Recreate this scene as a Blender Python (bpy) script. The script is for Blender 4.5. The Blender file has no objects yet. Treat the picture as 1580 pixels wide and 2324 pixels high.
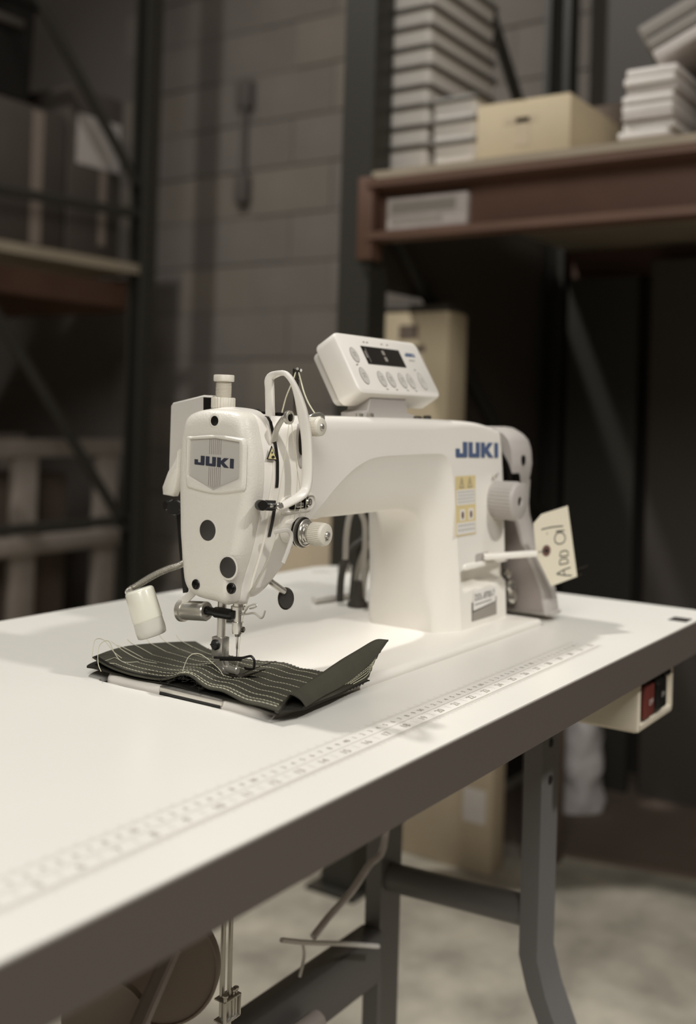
import bpy, bmesh, math, random
from mathutils import Vector, Matrix
random.seed(7)
C = bpy.context.scene.collection
SC = bpy.context.scene
T = 0.78                       # table top height, metres

# ------------------------------------------------------------------ camera, world, lights, exposure
cam_d = bpy.data.cameras.new('camera'); cam = bpy.data.objects.new('camera', cam_d); C.objects.link(cam)
SC.camera = cam
CYAW, CPITCH, CROLL = 0.59552, 0.01031, 0.02945
_f = Vector((math.cos(CPITCH)*math.cos(CYAW), math.cos(CPITCH)*math.sin(CYAW), math.sin(CPITCH)))
_r = _f.cross(Vector((0, 0, 1))).normalized(); _u = _r.cross(_f)
_c, _s = math.cos(CROLL), math.sin(CROLL)
_r2 = _c*_r + _s*_u; _u2 = -_s*_r + _c*_u
M = Matrix.Identity(4)
for i in range(3):
    M[i][0], M[i][1], M[i][2] = _r2[i], _u2[i], -_f[i]
M.translation = (-0.6244, -0.4820, T + 0.2253)
cam.matrix_world = M
cam_d.sensor_fit = 'AUTO'; cam_d.sensor_width = 36.0
cam_d.lens = 2441.6/2324*36.0
cam_d.shift_y = -249.5/2324
cam_d.clip_start = 0.02; cam_d.clip_end = 60
cam_d.dof.use_dof = True; cam_d.dof.focus_distance = 0.868; cam_d.dof.aperture_fstop = 3.5

w = bpy.data.worlds.new('world'); SC.world = w; w.use_nodes = True
bg = w.node_tree.nodes['Background']; bg.inputs[0].default_value = (1.0, 0.95, 0.88, 1); bg.inputs[1].default_value = 0.03

def lamp(name, loc, target, size, power, col=(1.0, 0.978, 0.938)):
    d = bpy.data.lights.new(name, 'AREA'); d.shape = 'DISK'; d.size = size; d.energy = power; d.color = col
    o = bpy.data.objects.new(name, d); C.objects.link(o); o.location = loc
    v = Vector(target) - Vector(loc); o.rotation_euler = v.to_track_quat('-Z', 'Y').to_euler()
    return o
lamp('ceiling_lamp_back', (0.35, 1.75, T + 3.2), (0.2, 0.05, T), 0.14, 74)
lamp('fill_light_left', (-2.4, -1.3, T + 2.5), (-0.1, 0.05, T), 2.0, 80)  # added soft fill from the left, stands in for the room's other lamps
def spot(name, loc, target, energy, deg, blend, size):
    d = bpy.data.lights.new(name, 'SPOT'); d.energy = energy; d.color = (1.0, 0.978, 0.938); d.shadow_soft_size = size
    d.spot_size = math.radians(deg); d.spot_blend = blend
    o = bpy.data.objects.new(name, d); C.objects.link(o); o.location = loc
    o.rotation_euler = (Vector(target) - Vector(loc)).to_track_quat('-Z', 'Y').to_euler()
spot('front_spot_table', (0.42, -2.6, T + 2.7), (0.08, 0.15, T), 240, 38, 0.55, 0.10)  # unseen front light, cone narrowed to keep it off the bins
spot('fill_spot_floor', (1.15, -1.2, T + 3.3), (1.15, -0.75, 0), 170, 46, 0.8, 0.25)  # added unseen spot that brightens the floor on the right
SC.view_settings.view_transform = 'Standard'; SC.view_settings.look = 'None'
SC.view_settings.exposure = -0.08; SC.view_settings.gamma = 1.0; SC.view_settings.use_curve_mapping = False

# ------------------------------------------------------------------ materials
def lin(c):
    return tuple(((x/255)/12.92 if x/255 <= 0.04045 else (((x/255)+0.055)/1.055)**2.4) for x in c)
def mat(name, rgb, rough=0.5, metal=0.0, bump=None, vary=None, coat=0.0, trans=0.0, spec=0.5, alpha=1.0):
    """bump = (noise scale, strength); vary = (noise scale, amount) : slight colour unevenness of the thing itself"""
    m = bpy.data.materials.new(name); m.use_nodes = True
    nt = m.node_tree; b = nt.nodes['Principled BSDF']
    col = lin(rgb) + (1,)
    b.inputs['Base Color'].default_value = col
    b.inputs['Roughness'].default_value = rough; b.inputs['Metallic'].default_value = metal
    b.inputs['Specular IOR Level'].default_value = spec
    b.inputs['Coat Weight'].default_value = coat; b.inputs['Coat Roughness'].default_value = 0.1
    b.inputs['Transmission Weight'].default_value = trans
    b.inputs['Alpha'].default_value = alpha
    tc = nt.nodes.new('ShaderNodeTexCoord')
    if bump:
        n = nt.nodes.new('ShaderNodeTexNoise'); n.inputs['Scale'].default_value = bump[0]; n.inputs['Detail'].default_value = 3
        nt.links.new(tc.outputs['Object'], n.inputs['Vector'])
        bp = nt.nodes.new('ShaderNodeBump'); bp.inputs['Strength'].default_value = bump[1]; bp.inputs['Distance'].default_value = bump[2] if len(bump) > 2 else 0.001
        nt.links.new(n.outputs['Fac'], bp.inputs['Height']); nt.links.new(bp.outputs['Normal'], b.inputs['Normal'])
    if vary:
        n2 = nt.nodes.new('ShaderNodeTexNoise'); n2.inputs['Scale'].default_value = vary[0]; n2.inputs['Detail'].default_value = 5
        nt.links.new(tc.outputs['Object'], n2.inputs['Vector'])
        mx = nt.nodes.new('ShaderNodeMix'); mx.data_type = 'RGBA'
        lo = tuple(x*(1-vary[1]) for x in col[:3]) + (1,); hi = tuple(min(1, x*(1+vary[1])) for x in col[:3]) + (1,)
        mx.inputs[6].default_value = lo; mx.inputs[7].default_value = hi
        rp = nt.nodes.new('ShaderNodeMapRange'); rp.inputs[1].default_value = 0.3; rp.inputs[2].default_value = 0.7
        nt.links.new(n2.outputs['Fac'], rp.inputs[0]); nt.links.new(rp.outputs[0], mx.inputs[0])
        nt.links.new(mx.outputs[2], b.inputs['Base Color'])
    return m
MT = {}
MT['laminate'] = mat('white_laminate', (233, 230, 222), 0.32, vary=(6, 0.015))
MT['edge'] = mat('grey_brown_edge_band', (92, 84, 78), 0.5, bump=(300, 0.15))
MT['paint'] = mat('cream_enamel', (240, 235, 226), 0.33, bump=(420, 0.10, 0.0006))
MT['leather'] = mat('cream_textured_enamel', (226, 221, 210), 0.38, bump=(620, 0.45, 0.0007))
MT['cover'] = mat('light_grey_plastic', (180, 174, 168), 0.45)
MT['greypaint'] = mat('pale_grey_plastic', (205, 201, 193), 0.4)
MT['badge'] = mat('silver_badge', (202, 198, 190), 0.4, metal=0.15)
MT['plug'] = mat('dark_brown_rubber', (54, 50, 46), 0.6)
MT['black'] = mat('black_plastic', (24, 22, 20), 0.35)
MT['blackmetal'] = mat('black_oxide_steel', (40, 37, 34), 0.3, metal=0.8)
MT['chrome'] = mat('chrome', (214, 210, 202), 0.18, metal=0.82)
MT['steel'] = mat('brushed_steel', (206, 202, 193), 0.3, metal=0.72, bump=(200, 0.08))
MT['darksteel'] = mat('dark_steel', (104, 99, 92), 0.25, metal=0.85)
MT['knob'] = mat('ivory_plastic', (222, 216, 202), 0.4)
MT['blue'] = mat('blue_lettering', (84, 100, 132), 0.5)
MT['navy'] = mat('navy_lettering', (52, 54, 68), 0.5)
MT['ink'] = mat('black_ink', (38, 34, 32), 0.6)
MT['greyink'] = mat('grey_ink', (150, 144, 134), 0.7)
MT['ruler'] = mat('ruler_ink', (166, 158, 146), 0.6)
MT['yellow'] = mat('yellow_sticker', (222, 203, 150), 0.5)
MT['paleyellow'] = mat('pale_yellow_sticker', (218, 206, 150), 0.5)
MT['white'] = mat('white_sticker', (232, 228, 222), 0.5)
MT['screen'] = mat('dark_display', (40, 38, 36), 0.15)
MT['cloth'] = mat('dark_olive_cloth', (72, 70, 61), 0.9, bump=(900, 0.6, 0.0008), vary=(40, 0.12), spec=0.15)
MT['clothdark'] = mat('dark_cloth_underlayer', (48, 46, 41), 0.95, bump=(700, 0.7, 0.001), spec=0.1)
MT['thread'] = mat('pale_thread', (214, 210, 184), 0.7)
MT['tag'] = mat('manila_card', (226, 218, 196), 0.7, vary=(30, 0.02))
MT['eyelet'] = mat('brown_eyelet', (112, 82, 74), 0.6)
MT['shade'] = mat('white_lamp_plastic', (226, 224, 208), 0.22, coat=0.4)
MT['lens'] = mat('frosted_lens', (228, 225, 214), 0.3, trans=0.25)
MT['legpaint'] = mat('grey_table_frame_paint', (112, 110, 109), 0.4, bump=(150, 0.15))
MT['framedark'] = mat('dark_grey_stretcher_paint', (84, 81, 79), 0.45)
MT['conduit'] = mat('grey_conduit', (100, 94, 88), 0.7)
MT['box'] = mat('switch_box_plastic', (226, 216, 196), 0.45)
MT['red'] = mat('red_button', (112, 52, 46), 0.4)
MT['knee'] = mat('grey_brown_pad', (160, 146, 136), 0.6)
MT['kneelight'] = mat('light_grey_pad', (176, 165, 152), 0.6)
MT['bar'] = mat('grey_bar_paint', (156, 146, 140), 0.5)
MT['cable'] = mat('grey_cable', (176, 172, 160), 0.5)
MT['cabled'] = mat('dark_cable', (66, 62, 56), 0.5)
MT['clear'] = mat('milky_tube', (200, 195, 186), 0.3, trans=0.3)
MT['concrete'] = mat('concrete_floor', (172, 165, 150), 0.75, bump=(40, 0.35, 0.004), vary=(9, 0.30))
MT['block'] = mat('grey_concrete_block', (130, 123, 116), 0.9, bump=(60, 0.4, 0.003), vary=(3, 0.10))
MT['block2'] = mat('warm_concrete_block', (136, 128, 118), 0.9, bump=(60, 0.4, 0.003), vary=(3, 0.10))
MT['mortar'] = mat('mortar', (120, 113, 107), 0.95)
MT['rackgreen'] = mat('dark_green_rack_paint', (54, 52, 46), 0.5)
MT['rackred'] = mat('rust_orange_beam_paint', (98, 72, 58), 0.55, vary=(8, 0.12))
MT['wood'] = mat('plywood_deck', (158, 146, 126), 0.8, vary=(5, 0.1))
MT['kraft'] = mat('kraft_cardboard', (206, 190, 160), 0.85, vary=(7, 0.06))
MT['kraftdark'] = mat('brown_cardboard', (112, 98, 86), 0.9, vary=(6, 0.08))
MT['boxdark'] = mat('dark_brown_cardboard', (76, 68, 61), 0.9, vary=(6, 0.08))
MT['kraftmid'] = mat('tan_cardboard', (202, 186, 160), 0.85, vary=(6, 0.06))
MT['bin'] = mat('white_bin_plastic', (232, 226, 218), 0.4)
MT['binlip'] = mat('grey_bin_lip', (104, 99, 92), 0.5)
MT['paper'] = mat('white_paper', (228, 222, 216), 0.8, vary=(20, 0.04))
MT['greypaper'] = mat('grey_paper', (140, 135, 128), 0.8)
MT['labelpaper'] = mat('label_paper', (190, 182, 176), 0.6, vary=(25, 0.08))
MT['crate'] = mat('weathered_wood', (150, 140, 130), 0.9, vary=(8, 0.12))
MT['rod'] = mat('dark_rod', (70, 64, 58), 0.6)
MT['bag'] = mat('white_plastic_bag', (220, 214, 212), 0.35, bump=(18, 0.6, 0.02))
MT['tape'] = mat('packing_tape', (136, 124, 114), 0.3)
MT['ceil'] = mat('ceiling_paint', (150, 144, 136), 0.9)

# ------------------------------------------------------------------ mesh helpers
class MB:
    def __init__(s): s.v = []; s.f = []
    def add(s, v, f):
        n = len(s.v); s.v += [Vector(p) for p in v]; s.f += [tuple(i+n for i in q) for q in f]; return s
    def rings(s, loops, cap0=True, cap1=True, closed=True):
        n = len(loops[0]); v = [p for l in loops for p in l]; f = []
        m = n if closed else n-1
        for a in range(len(loops)-1):
            for i in range(m):
                j = (i+1) % n
                f.append((a*n+i, a*n+j, (a+1)*n+j, (a+1)*n+i))
        if closed and cap0: f.append(tuple(reversed(range(n))))
        if closed and cap1: f.append(tuple((len(loops)-1)*n+i for i in range(n)))
        return s.add(v, f)
    def box(s, lo, hi, r=0.0, seg=2, mx=None):
        bm = bmesh.new(); bmesh.ops.create_cube(bm, size=1)
        c = [(a+b)/2 for a, b in zip(lo, hi)]; d = [b-a for a, b in zip(lo, hi)]
        for p in bm.verts: p.co = Vector((p.co.x*d[0]+c[0], p.co.y*d[1]+c[1], p.co.z*d[2]+c[2]))
        if r > 0:
            bmesh.ops.bevel(bm, geom=list(bm.edges), offset=min(r, min(d)*0.49), segments=seg, affect='EDGES', profile=0.5)
        bm.verts.index_update()
        v = [(mx @ p.co if mx else p.co.copy()) for p in bm.verts]; f = [[q.index for q in x.verts] for x in bm.faces]
        bm.free(); return s.add(v, f)
    def lathe(s, o, d, prof, n=32, ridge=0.0, nr=None, squash=None):
        o = Vector(o); d = Vector(d).normalized()
        a = d.cross(Vector((0, 0, 1)));
        if a.length < 1e-3: a = Vector((1, 0, 0))
        a.normalize(); b = d.cross(a)
        loops = []
        for k, pr in enumerate(prof):
            t, r = pr[0], pr[1]; rg = ridge if (len(pr) > 2 and pr[2]) else 0
            L = []
            for i in range(n):
                an = 2*math.pi*i/n; rr = r
                if rg: rr = r*(1 - rg*(1 if i % 4 in (2, 3) else 0))
                L.append(o + d*t + (a*math.cos(an)*(squash[0] if squash else 1) + b*math.sin(an)*(squash[1] if squash else 1))*rr)
            loops.append(L)
        return s.rings(loops)
    def tube(s, path, r, n=8, caps=True, flat=None):
        P = [Vector(p) for p in path]; loops = []; up = None
        for i, p in enumerate(P):
            t = (P[min(i+1, len(P)-1)] - P[max(i-1, 0)]).normalized()
            if up is None:
                up = Vector((0, 0, 1)) if abs(t.z) < 0.9 else Vector((1, 0, 0))
                if flat is not None: up = Vector(flat[2])
            up = (up - t*up.dot(t)).normalized(); sd = t.cross(up)
            rr = r[i] if isinstance(r, (list, tuple)) else r
            L = []
            for k in range(n):
                an = 2*math.pi*(k+0.5)/n
                ca, sa = math.cos(an), math.sin(an)
                if flat is not None:
                    e = 0.5
                    ca = math.copysign(abs(ca)**e, ca)*flat[0]; sa = math.copysign(abs(sa)**e, sa)*flat[1]
                    L.append(p + sd*ca + up*sa)
                else: L.append(p + (sd*ca + up*sa)*rr)
            loops.append(L)
        return s.rings(loops, caps, caps)
    def prism(s, poly, fn, t0, t1, bev=0.0):
        """poly in 2-D, fn(a, b, t) -> xyz; optional chamfer towards both ends"""
        if bev:
            ins = inset(poly, bev)
            return s.rings([[fn(a, b, t0) for a, b in ins], [fn(a, b, t0 + math.copysign(bev, t1-t0)) for a, b in poly],
                            [fn(a, b, t1 - math.copysign(bev, t1-t0)) for a, b in poly], [fn(a, b, t1) for a, b in ins]])
        return s.rings([[fn(a, b, t0) for a, b in poly], [fn(a, b, t1) for a, b in poly]])
def inset(poly, d):
    n = len(poly); out = []
    A = sum(poly[i][0]*poly[(i+1) % n][1] - poly[(i+1) % n][0]*poly[i][1] for i in range(n))
    sg = 1 if A > 0 else -1
    for i in range(n):
        p0, p1, p2 = Vector(poly[i-1]), Vector(poly[i]), Vector(poly[(i+1) % n])
        e1 = (p1-p0); e2 = (p2-p1)
        if e1.length < 1e-9: e1 = e2
        if e2.length < 1e-9: e2 = e1
        e1.normalize(); e2.normalize()
        n1 = Vector((-e1.y, e1.x))*sg; n2 = Vector((-e2.y, e2.x))*sg
        m = (n1+n2); k = max(0.35, 1 + n1.dot(n2))
        out.append(tuple(p1 + m*(d/k)))
    return out
def cat(P, n, closed=False):
    """Catmull-Rom through P, n samples, evenly in arc length"""
    P = [Vector(p) for p in P]; m = len(P); pts = []
    segs = m if closed else m-1
    for i in range(segs):
        if closed: a, b, c, d = P[(i-1) % m], P[i], P[(i+1) % m], P[(i+2) % m]
        else: a, b, c, d = P[max(i-1, 0)], P[i], P[i+1], P[min(i+2, m-1)]
        for k in range(24):
            t = k/24
            pts.append(0.5*((2*b) + (c-a)*t + (2*a-5*b+4*c-d)*t*t + (3*b-a-3*c+d)*t**3))
    pts.append(P[0].copy() if closed else P[-1].copy())
    return even(pts, n, closed)
def even(pts, n, closed=False):
    pts = [Vector(p) for p in pts]
    L = [0]
    for i in range(1, len(pts)): L.append(L[-1] + (pts[i]-pts[i-1]).length)
    out = []; k = 0
    for i in range(n):
        s = L[-1]*i/(n if closed else n-1)
        while k < len(L)-2 and L[k+1] < s: k += 1
        d = L[k+1]-L[k]; t = 0 if d < 1e-12 else (s-L[k])/d
        out.append(pts[k].lerp(pts[k+1], min(1, max(0, t))))
    return out
def rrect(x0, y0, x1, y1, r, n=6):
    rs = r if isinstance(r, (list, tuple)) else [r]*4; out = []
    for (cx, cy, a0, rr) in ((x1-rs[0], y1-rs[0], 0, rs[0]), (x0+rs[1], y1-rs[1], 90, rs[1]), (x0+rs[2], y0+rs[2], 180, rs[2]), (x1-rs[3], y0+rs[3], 270, rs[3])):
        for k in range(n+1):
            a = math.radians(a0 + 90*k/n); out.append((cx + rr*math.cos(a), cy + rr*math.sin(a)))
    return out
def ellipse(cx, cy, rx, ry, n=24):
    return [(cx + rx*math.cos(2*math.pi*i/n), cy + ry*math.sin(2*math.pi*i/n)) for i in range(n)]

def world_base(p):
    v = Vector((0, 0, 0))
    while p is not None: v += Vector(p.location); p = p.parent
    return v
def obj(name, mb, m, parent=None, smooth=35, label=None, kind=None):
    """link one mesh object; mb is in world coordinates"""
    base = world_base(parent)
    if isinstance(mb, MB):
        me = bpy.data.meshes.new(name); me.from_pydata([tuple(p - base) for p in mb.v], [], mb.f); me.update()
        bm = bmesh.new(); bm.from_mesh(me); bmesh.ops.recalc_face_normals(bm, faces=bm.faces); bm.to_mesh(me); bm.free()
    else: me = mb
    if smooth:
        for p in me.polygons: p.use_smooth = True
        me.set_sharp_from_angle(angle=math.radians(smooth))
    o = bpy.data.objects.new(name, me); C.objects.link(o)
    if m: me.materials.append(MT[m])
    if parent is not None: o.parent = parent
    if label: o['label'] = label
    if kind: o['kind'] = kind
    return o
def thing(name, label, cat_, loc, group=None):
    o = bpy.data.objects.new(name, None); C.objects.link(o); o.location = loc; o.empty_display_size = 0.05
    o['label'] = label; o['category'] = cat_
    if group: o['group'] = group
    return o
def tag(o, label, cat_, group=None):
    o['label'] = label; o['category'] = cat_
    if group: o['group'] = group
    return o
def plate_hole(outer, holes, z0, z1):
    """horizontal plate with holes, from a filled 2-D curve"""
    cu = bpy.data.curves.new('plate', 'CURVE'); cu.dimensions = '2D'; cu.fill_mode = 'BOTH'; cu.extrude = abs(z1-z0)/2
    for pl in [outer] + holes:
        sp = cu.splines.new('POLY'); sp.points.add(len(pl)-1); sp.use_cyclic_u = True
        for q, (a, b) in zip(sp.points, pl): q.co = (a, b, 0, 1)
    o = bpy.data.objects.new('plate', cu); C.objects.link(o); bpy.context.view_layer.update()
    me = bpy.data.meshes.new_from_object(o.evaluated_get(bpy.context.evaluated_depsgraph_get()))
    bpy.data.objects.remove(o); bpy.data.curves.remove(cu)
    mb = MB(); zc = (z0+z1)/2
    mb.add([(p.co.x, p.co.y, p.co.z + zc) for p in me.vertices], [tuple(q.vertices) for q in me.polygons])
    bpy.data.meshes.remove(me); return mb
def text_mb(s, size, fn, align='CENTER', mb=None, thick=0.0):
    """flat lettering; fn(a, b) -> xyz with a along the line, b up"""
    cu = bpy.data.curves.new('txt', 'FONT'); cu.body = s; cu.size = size; cu.align_x = align; cu.align_y = 'CENTER'; cu.resolution_u = 3
    o = bpy.data.objects.new('txt', cu); C.objects.link(o); bpy.context.view_layer.update()
    me = bpy.data.meshes.new_from_object(o.evaluated_get(bpy.context.evaluated_depsgraph_get()))
    bpy.data.objects.remove(o); bpy.data.curves.remove(cu)
    mb = mb or MB()
    mb.add([fn(p.co.x, p.co.y) for p in me.vertices], [tuple(q.vertices) for q in me.polygons])
    bpy.data.meshes.remove(me); return mb
def ribbon(mb, pts, wd, fn):
    """flat pen stroke in a 2-D plane, fn(a,b)->xyz"""
    P = [Vector(p) for p in pts]; L = []; R = []
    for i, p in enumerate(P):
        t = (P[min(i+1, len(P)-1)] - P[max(i-1, 0)])
        if t.length < 1e-9: t = Vector((1, 0))
        t.normalize(); nn = Vector((-t.y, t.x))*wd/2
        L.append(fn(*(p+nn))); R.append(fn(*(p-nn)))
    n = len(P); mb.add(L + R, [(i, i+1, n+i+1, n+i) for i in range(n-1)]); return mb
# block letters of the maker's mark, unit height
LOGO = [([(0, .56), (.34, .56), (.34, .27), (.62, .27), (.62, 1), (1.0, 1), (1.0, .06), (.94, 0), (.06, 0), (0, .06)]),
        ([(1.12, 1), (1.12, .06), (1.18, 0), (2.06, 0), (2.12, .06), (2.12, 1), (1.76, 1), (1.76, .27), (1.48, .27), (1.48, 1)]),
        ([(2.24, 0), (2.24, 1), (2.60, 1), (2.60, .64), (2.92, 1), (3.36, 1), (2.90, .52), (3.40, 0), (2.94, 0), (2.60, .38), (2.60, 0)]),
        ([(3.50, 0), (3.50, 1), (3.86, 1), (3.86, 0)])]
def logo_mb(x0, x1, z0, z1, fn, t=0.0003):
    mb = MB()
    for pl in LOGO:
        pts = [(x0 + (x1-x0)*a/3.86, z0 + (z1-z0)*b) for a, b in pl]
        mb.rings([[fn(a, b, 0) for a, b in pts], [fn(a, b, t) for a, b in pts]])
    return mb

# ------------------------------------------------------------------ the setting
WX, WY0, WY1, WX0, CH = 2.90, -4.0, 5.0, -3.2, 4.6
def struct(name, mb, m, parent=None, smooth=0):
    o = obj(name, mb, m, parent, smooth); o['kind'] = 'structure'; return o
struct('floor', MB().box((WX0, WY0, -0.12), (WX+0.2, WY1, 0.0)), 'concrete')
wall = struct('wall_back', MB().box((WX+0.006, WY0, 0), (WX+0.2, WY1, CH)), 'mortar')
struct('wall_left', MB().box((WX0, WY1, 0), (WX+0.2, WY1+0.2, CH)), 'block')
struct('wall_right', MB().box((WX0, WY0-0.2, 0), (WX+0.2, WY0, CH)), 'block')
struct('wall_front', MB().box((WX0-0.2, WY0-0.2, 0), (WX0, WY1+0.2, CH)), 'block')
struct('ceiling', MB().box((WX0-0.2, WY0-0.2, CH), (WX+0.2, WY1+0.2, CH+0.1)), 'ceil')
# concrete blocks of the stretch of wall that shows between the racks
blk = None
def block_mesh(wd, m):
    mb = MB().box((0, 0.002, 0.002), (0.05, wd-0.002, 0.198), 0.004, 1)
    me = bpy.data.meshes.new('concrete_block'); me.from_pydata([tuple(p) for p in mb.v], [], mb.f)
    bm = bmesh.new(); bm.from_mesh(me); bmesh.ops.recalc_face_normals(bm, faces=bm.faces); bm.to_mesh(me); bm.free()
    me.materials.append(MT[m]); return me
bmesh_a, bmesh_b = block_mesh(0.40, 'block'), block_mesh(0.40, 'block2')
for r in range(15):
    for k in range(6):
        y = 0.62 + k*0.40 + (0.20 if r % 2 else 0)
        o = bpy.data.objects.new('concrete_block', bmesh_a if random.random() < 0.6 else bmesh_b); C.objects.link(o)
        o.parent = wall; o['kind'] = 'structure'
        o.location = (WX + random.uniform(-0.004, 0.004), y, 0.02 + r*0.20)
# a dark metal rod clipped to the block wall
rod = thing('wall_conduit', 'short dark vertical conduit with clips on the block wall', 'pipe', (WX, 2.46, T+1.1))
obj('pipe', MB().tube([(WX-0.03, 2.46, T+1.12), (WX-0.03, 2.46, T+1.62)], 0.014, 10), 'conduit', rod)
obj('clip', MB().box((WX-0.05, 2.425, T+1.50), (WX, 2.495, T+1.62), 0.008), 'conduit', rod)
obj('clip', MB().box((WX-0.05, 2.43, T+1.10), (WX, 2.49, T+1.22), 0.008), 'conduit', rod)

# ------------------------------------------------------------------ sewing table
X0, X1, YF, YB = -0.52, 0.695, -0.128, 0.436
tab = thing('sewing_table', 'white laminate sewing table with grey edge band and printed ruler', 'table', (0.1, 0.15, 0))
outl = rrect(X0, YF, X1, YB, [0.05, 0.05, 0.05, 0.03], 8)
hole = rrect(-0.0025, -0.0025, 0.4835, 0.1818, 0.006, 3)
outl2 = inset(outl, -0.0015) if False else outl
obj('tabletop', plate_hole(inset(outl, 0.0015), [hole], T-0.003, T), 'laminate', tab, 0)
obj('edge_band', plate_hole(outl, [inset(hole, -0.0002)], T-0.037, T-0.0012), 'edge', tab, 40, label='dark grey-brown edge and core')
# printed ruler: ticks, rules, numerals (flat print)
rb = MB(); zr = T + 0.00025
def bar2(x0, y0, x1, y1): rb.add([(x0, y0, zr), (x1, y0, zr), (x1, y1, zr), (x0, y1, zr)], [(0, 1, 2, 3)])
inch = lambda n: 0.1524 + (n-22)*0.0256
cmx = lambda n: 0.1524 + (n-55.88)*0.01008
xa, xb = inch(2.5), inch(32.3)
bar2(xa, -0.0771, xb, -0.0768); bar2(xa, -0.0900, xb, -0.0897)
for k in range(3*16, 32*16+5):
    x = inch(k/16); ln = 0.0062 if k % 16 == 0 else (0.005 if k % 4 == 0 else 0.0035)
    bar2(x-0.00012, -0.0900-ln, x+0.00012, -0.0900)
    if k % 16 == 8: bar2(x-0.00014, -0.0865, x+0.00014, -0.0800)
for k in range(80, 818):
    x = cmx(k/10); ln = 0.0058 if k % 10 == 0 else (0.0042 if k % 5 == 0 else 0.003)
    if k % 2 == 0: bar2(x-0.00012, -0.0650, x+0.00012, -0.0650+ln)
for n in range(3, 33): text_mb(str(n), 0.0088, lambda a, b, n=n: (inch(n)+a, -0.0836+b, zr), mb=rb)
for n in range(8, 82): text_mb(str(n % 10) if n % 10 else str(n), 0.0062, lambda a, b, n=n: (cmx(n)+a, -0.0712+b, zr), mb=rb)
obj('ruler_print', rb, 'ruler', tab, 0, label='grey printed inch and centimetre ruler')
obj('drawer_slot', MB().box((0.603, -0.121, T-0.001), (0.627, -0.100, T+0.0008), 0.0006, 1), 'plug', tab, label='small dark plate near the end')
obj('cable_grommet', MB().lathe((0.615, 0.395, T-0.002), (0, 0, 1), [(0, 0.014), (0.0025, 0.014), (0.003, 0.012), (0.003, 0)], 20), 'greypaint', tab)
# frame: two leg pairs, cross bars, feet and a stretcher
def leg(x, y, sg):
    mb = MB(); zt = T-0.037; w_, d_ = 0.045, 0.021
    a = [(y, zt), (y, 0.43), (y + sg*0.010, 0.395), (y + sg*0.185, 0.0)] if sg < 0 else [(y, zt), (y, .3), (y, .2), (y, 0)]
    P = [(x, yy, zz) for yy, zz in a]
    loops = []
    for i, (yy, zz) in enumerate(a):
        loops.append([(x, yy-d_/2*sg*-1, zz), (x + w_, yy-d_/2*sg*-1, zz), (x + w_, yy+d_/2*sg*-1, zz), (x, yy+d_/2*sg*-1, zz)])
    return mb.rings(loops)
for (x, side) in ((0.45, 1), (-0.36, -1)):
    for (y, sg) in ((-0.007, -1), (0.190, 1)):
        lg = obj('leg', leg(x, y, sg), 'legpaint', tab, 30)
        for z in (0.655, 0.615): obj('bolt_hole', MB().lathe((x+0.0225, y-0.0105, z), (0, -1, 0), [(0, 0.005), (0.0008, 0.005), (0.0008, 0.0)], 12), 'black', lg)
    obj('cross_bar', MB().tube([(x+0.022, -0.004, 0.468), (x+0.022, 0.188, 0.458)], 0.0165, 16), 'legpaint', tab)
    obj('top_rail', MB().box((x-0.005, -0.02, T-0.05), (x+0.05, 0.21, T-0.0372), 0.002), 'legpaint', tab)
obj('stretcher', MB().box((-0.36, 0.176, 0.345), (0.452, 0.204, 0.405), 0.003), 'framedark', tab)
obj('tie_rod', MB().tube([(-0.36, 0.160, 0.372), (0.30, 0.160, 0.372)], 0.012, 12), 'bar', tab)
obj('bolt', MB().lathe((0.472, -0.018, T-0.062), (0, -1, 0), [(0, 0.007), (0.003, 0.007), (0.005, 0.004), (0.005, 0)], 12).lathe((0.480, -0.020, T-0.075), (0, -1, 0), [(0, 0.005), (0.006, 0.005), (0.006, 0)], 12), 'darksteel', tab)

# ------------------------------------------------------------------ sewing machine
mc = thing('sewing_machine', 'white industrial sewing machine with blue lettering on the table', 'sewing machine', (0.24, 0.089, T-0.03))
def Wp(x, y, z): return (x, y, z + T)
# bed
bp = rrect(0.0, 0.0, 0.481, 0.178, [0.004, 0.012, 0.024, 0.004], 8)
bed = MB()
zs = [(-0.034, 0.004), (-0.030, 0.0), (0.0005, 0.0), (0.0028, 0.0005), (0.0046, 0.0016), (0.0057, 0.0034), (0.0061, 0.0056)]
bed.rings([[Wp(a, b, z) for a, b in (inset(bp, i) if i else bp)] for z, i in zs])
obj('bed', bed, 'paint', mc, 50)
obj('slide_plate', MB().box((-0.0012, 0.047, T+0.0012), (0.028, 0.112, T+0.0066), 0.0012).box((-0.0008, 0.048, T-0.006), (0.001, 0.111, T+0.0012)), 'chrome', mc, label='chrome slide plate at the bed end')
obj('slide_gap', MB().box((-0.0016, 0.049, T-0.003), (-0.0006, 0.111, T+0.0018)), 'black', mc)
obj('needle_plate', MB().box((0.035, 0.060, T+0.0058), (0.080, 0.108, T+0.0064), 0.0003, 1), 'chrome', mc)
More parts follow.
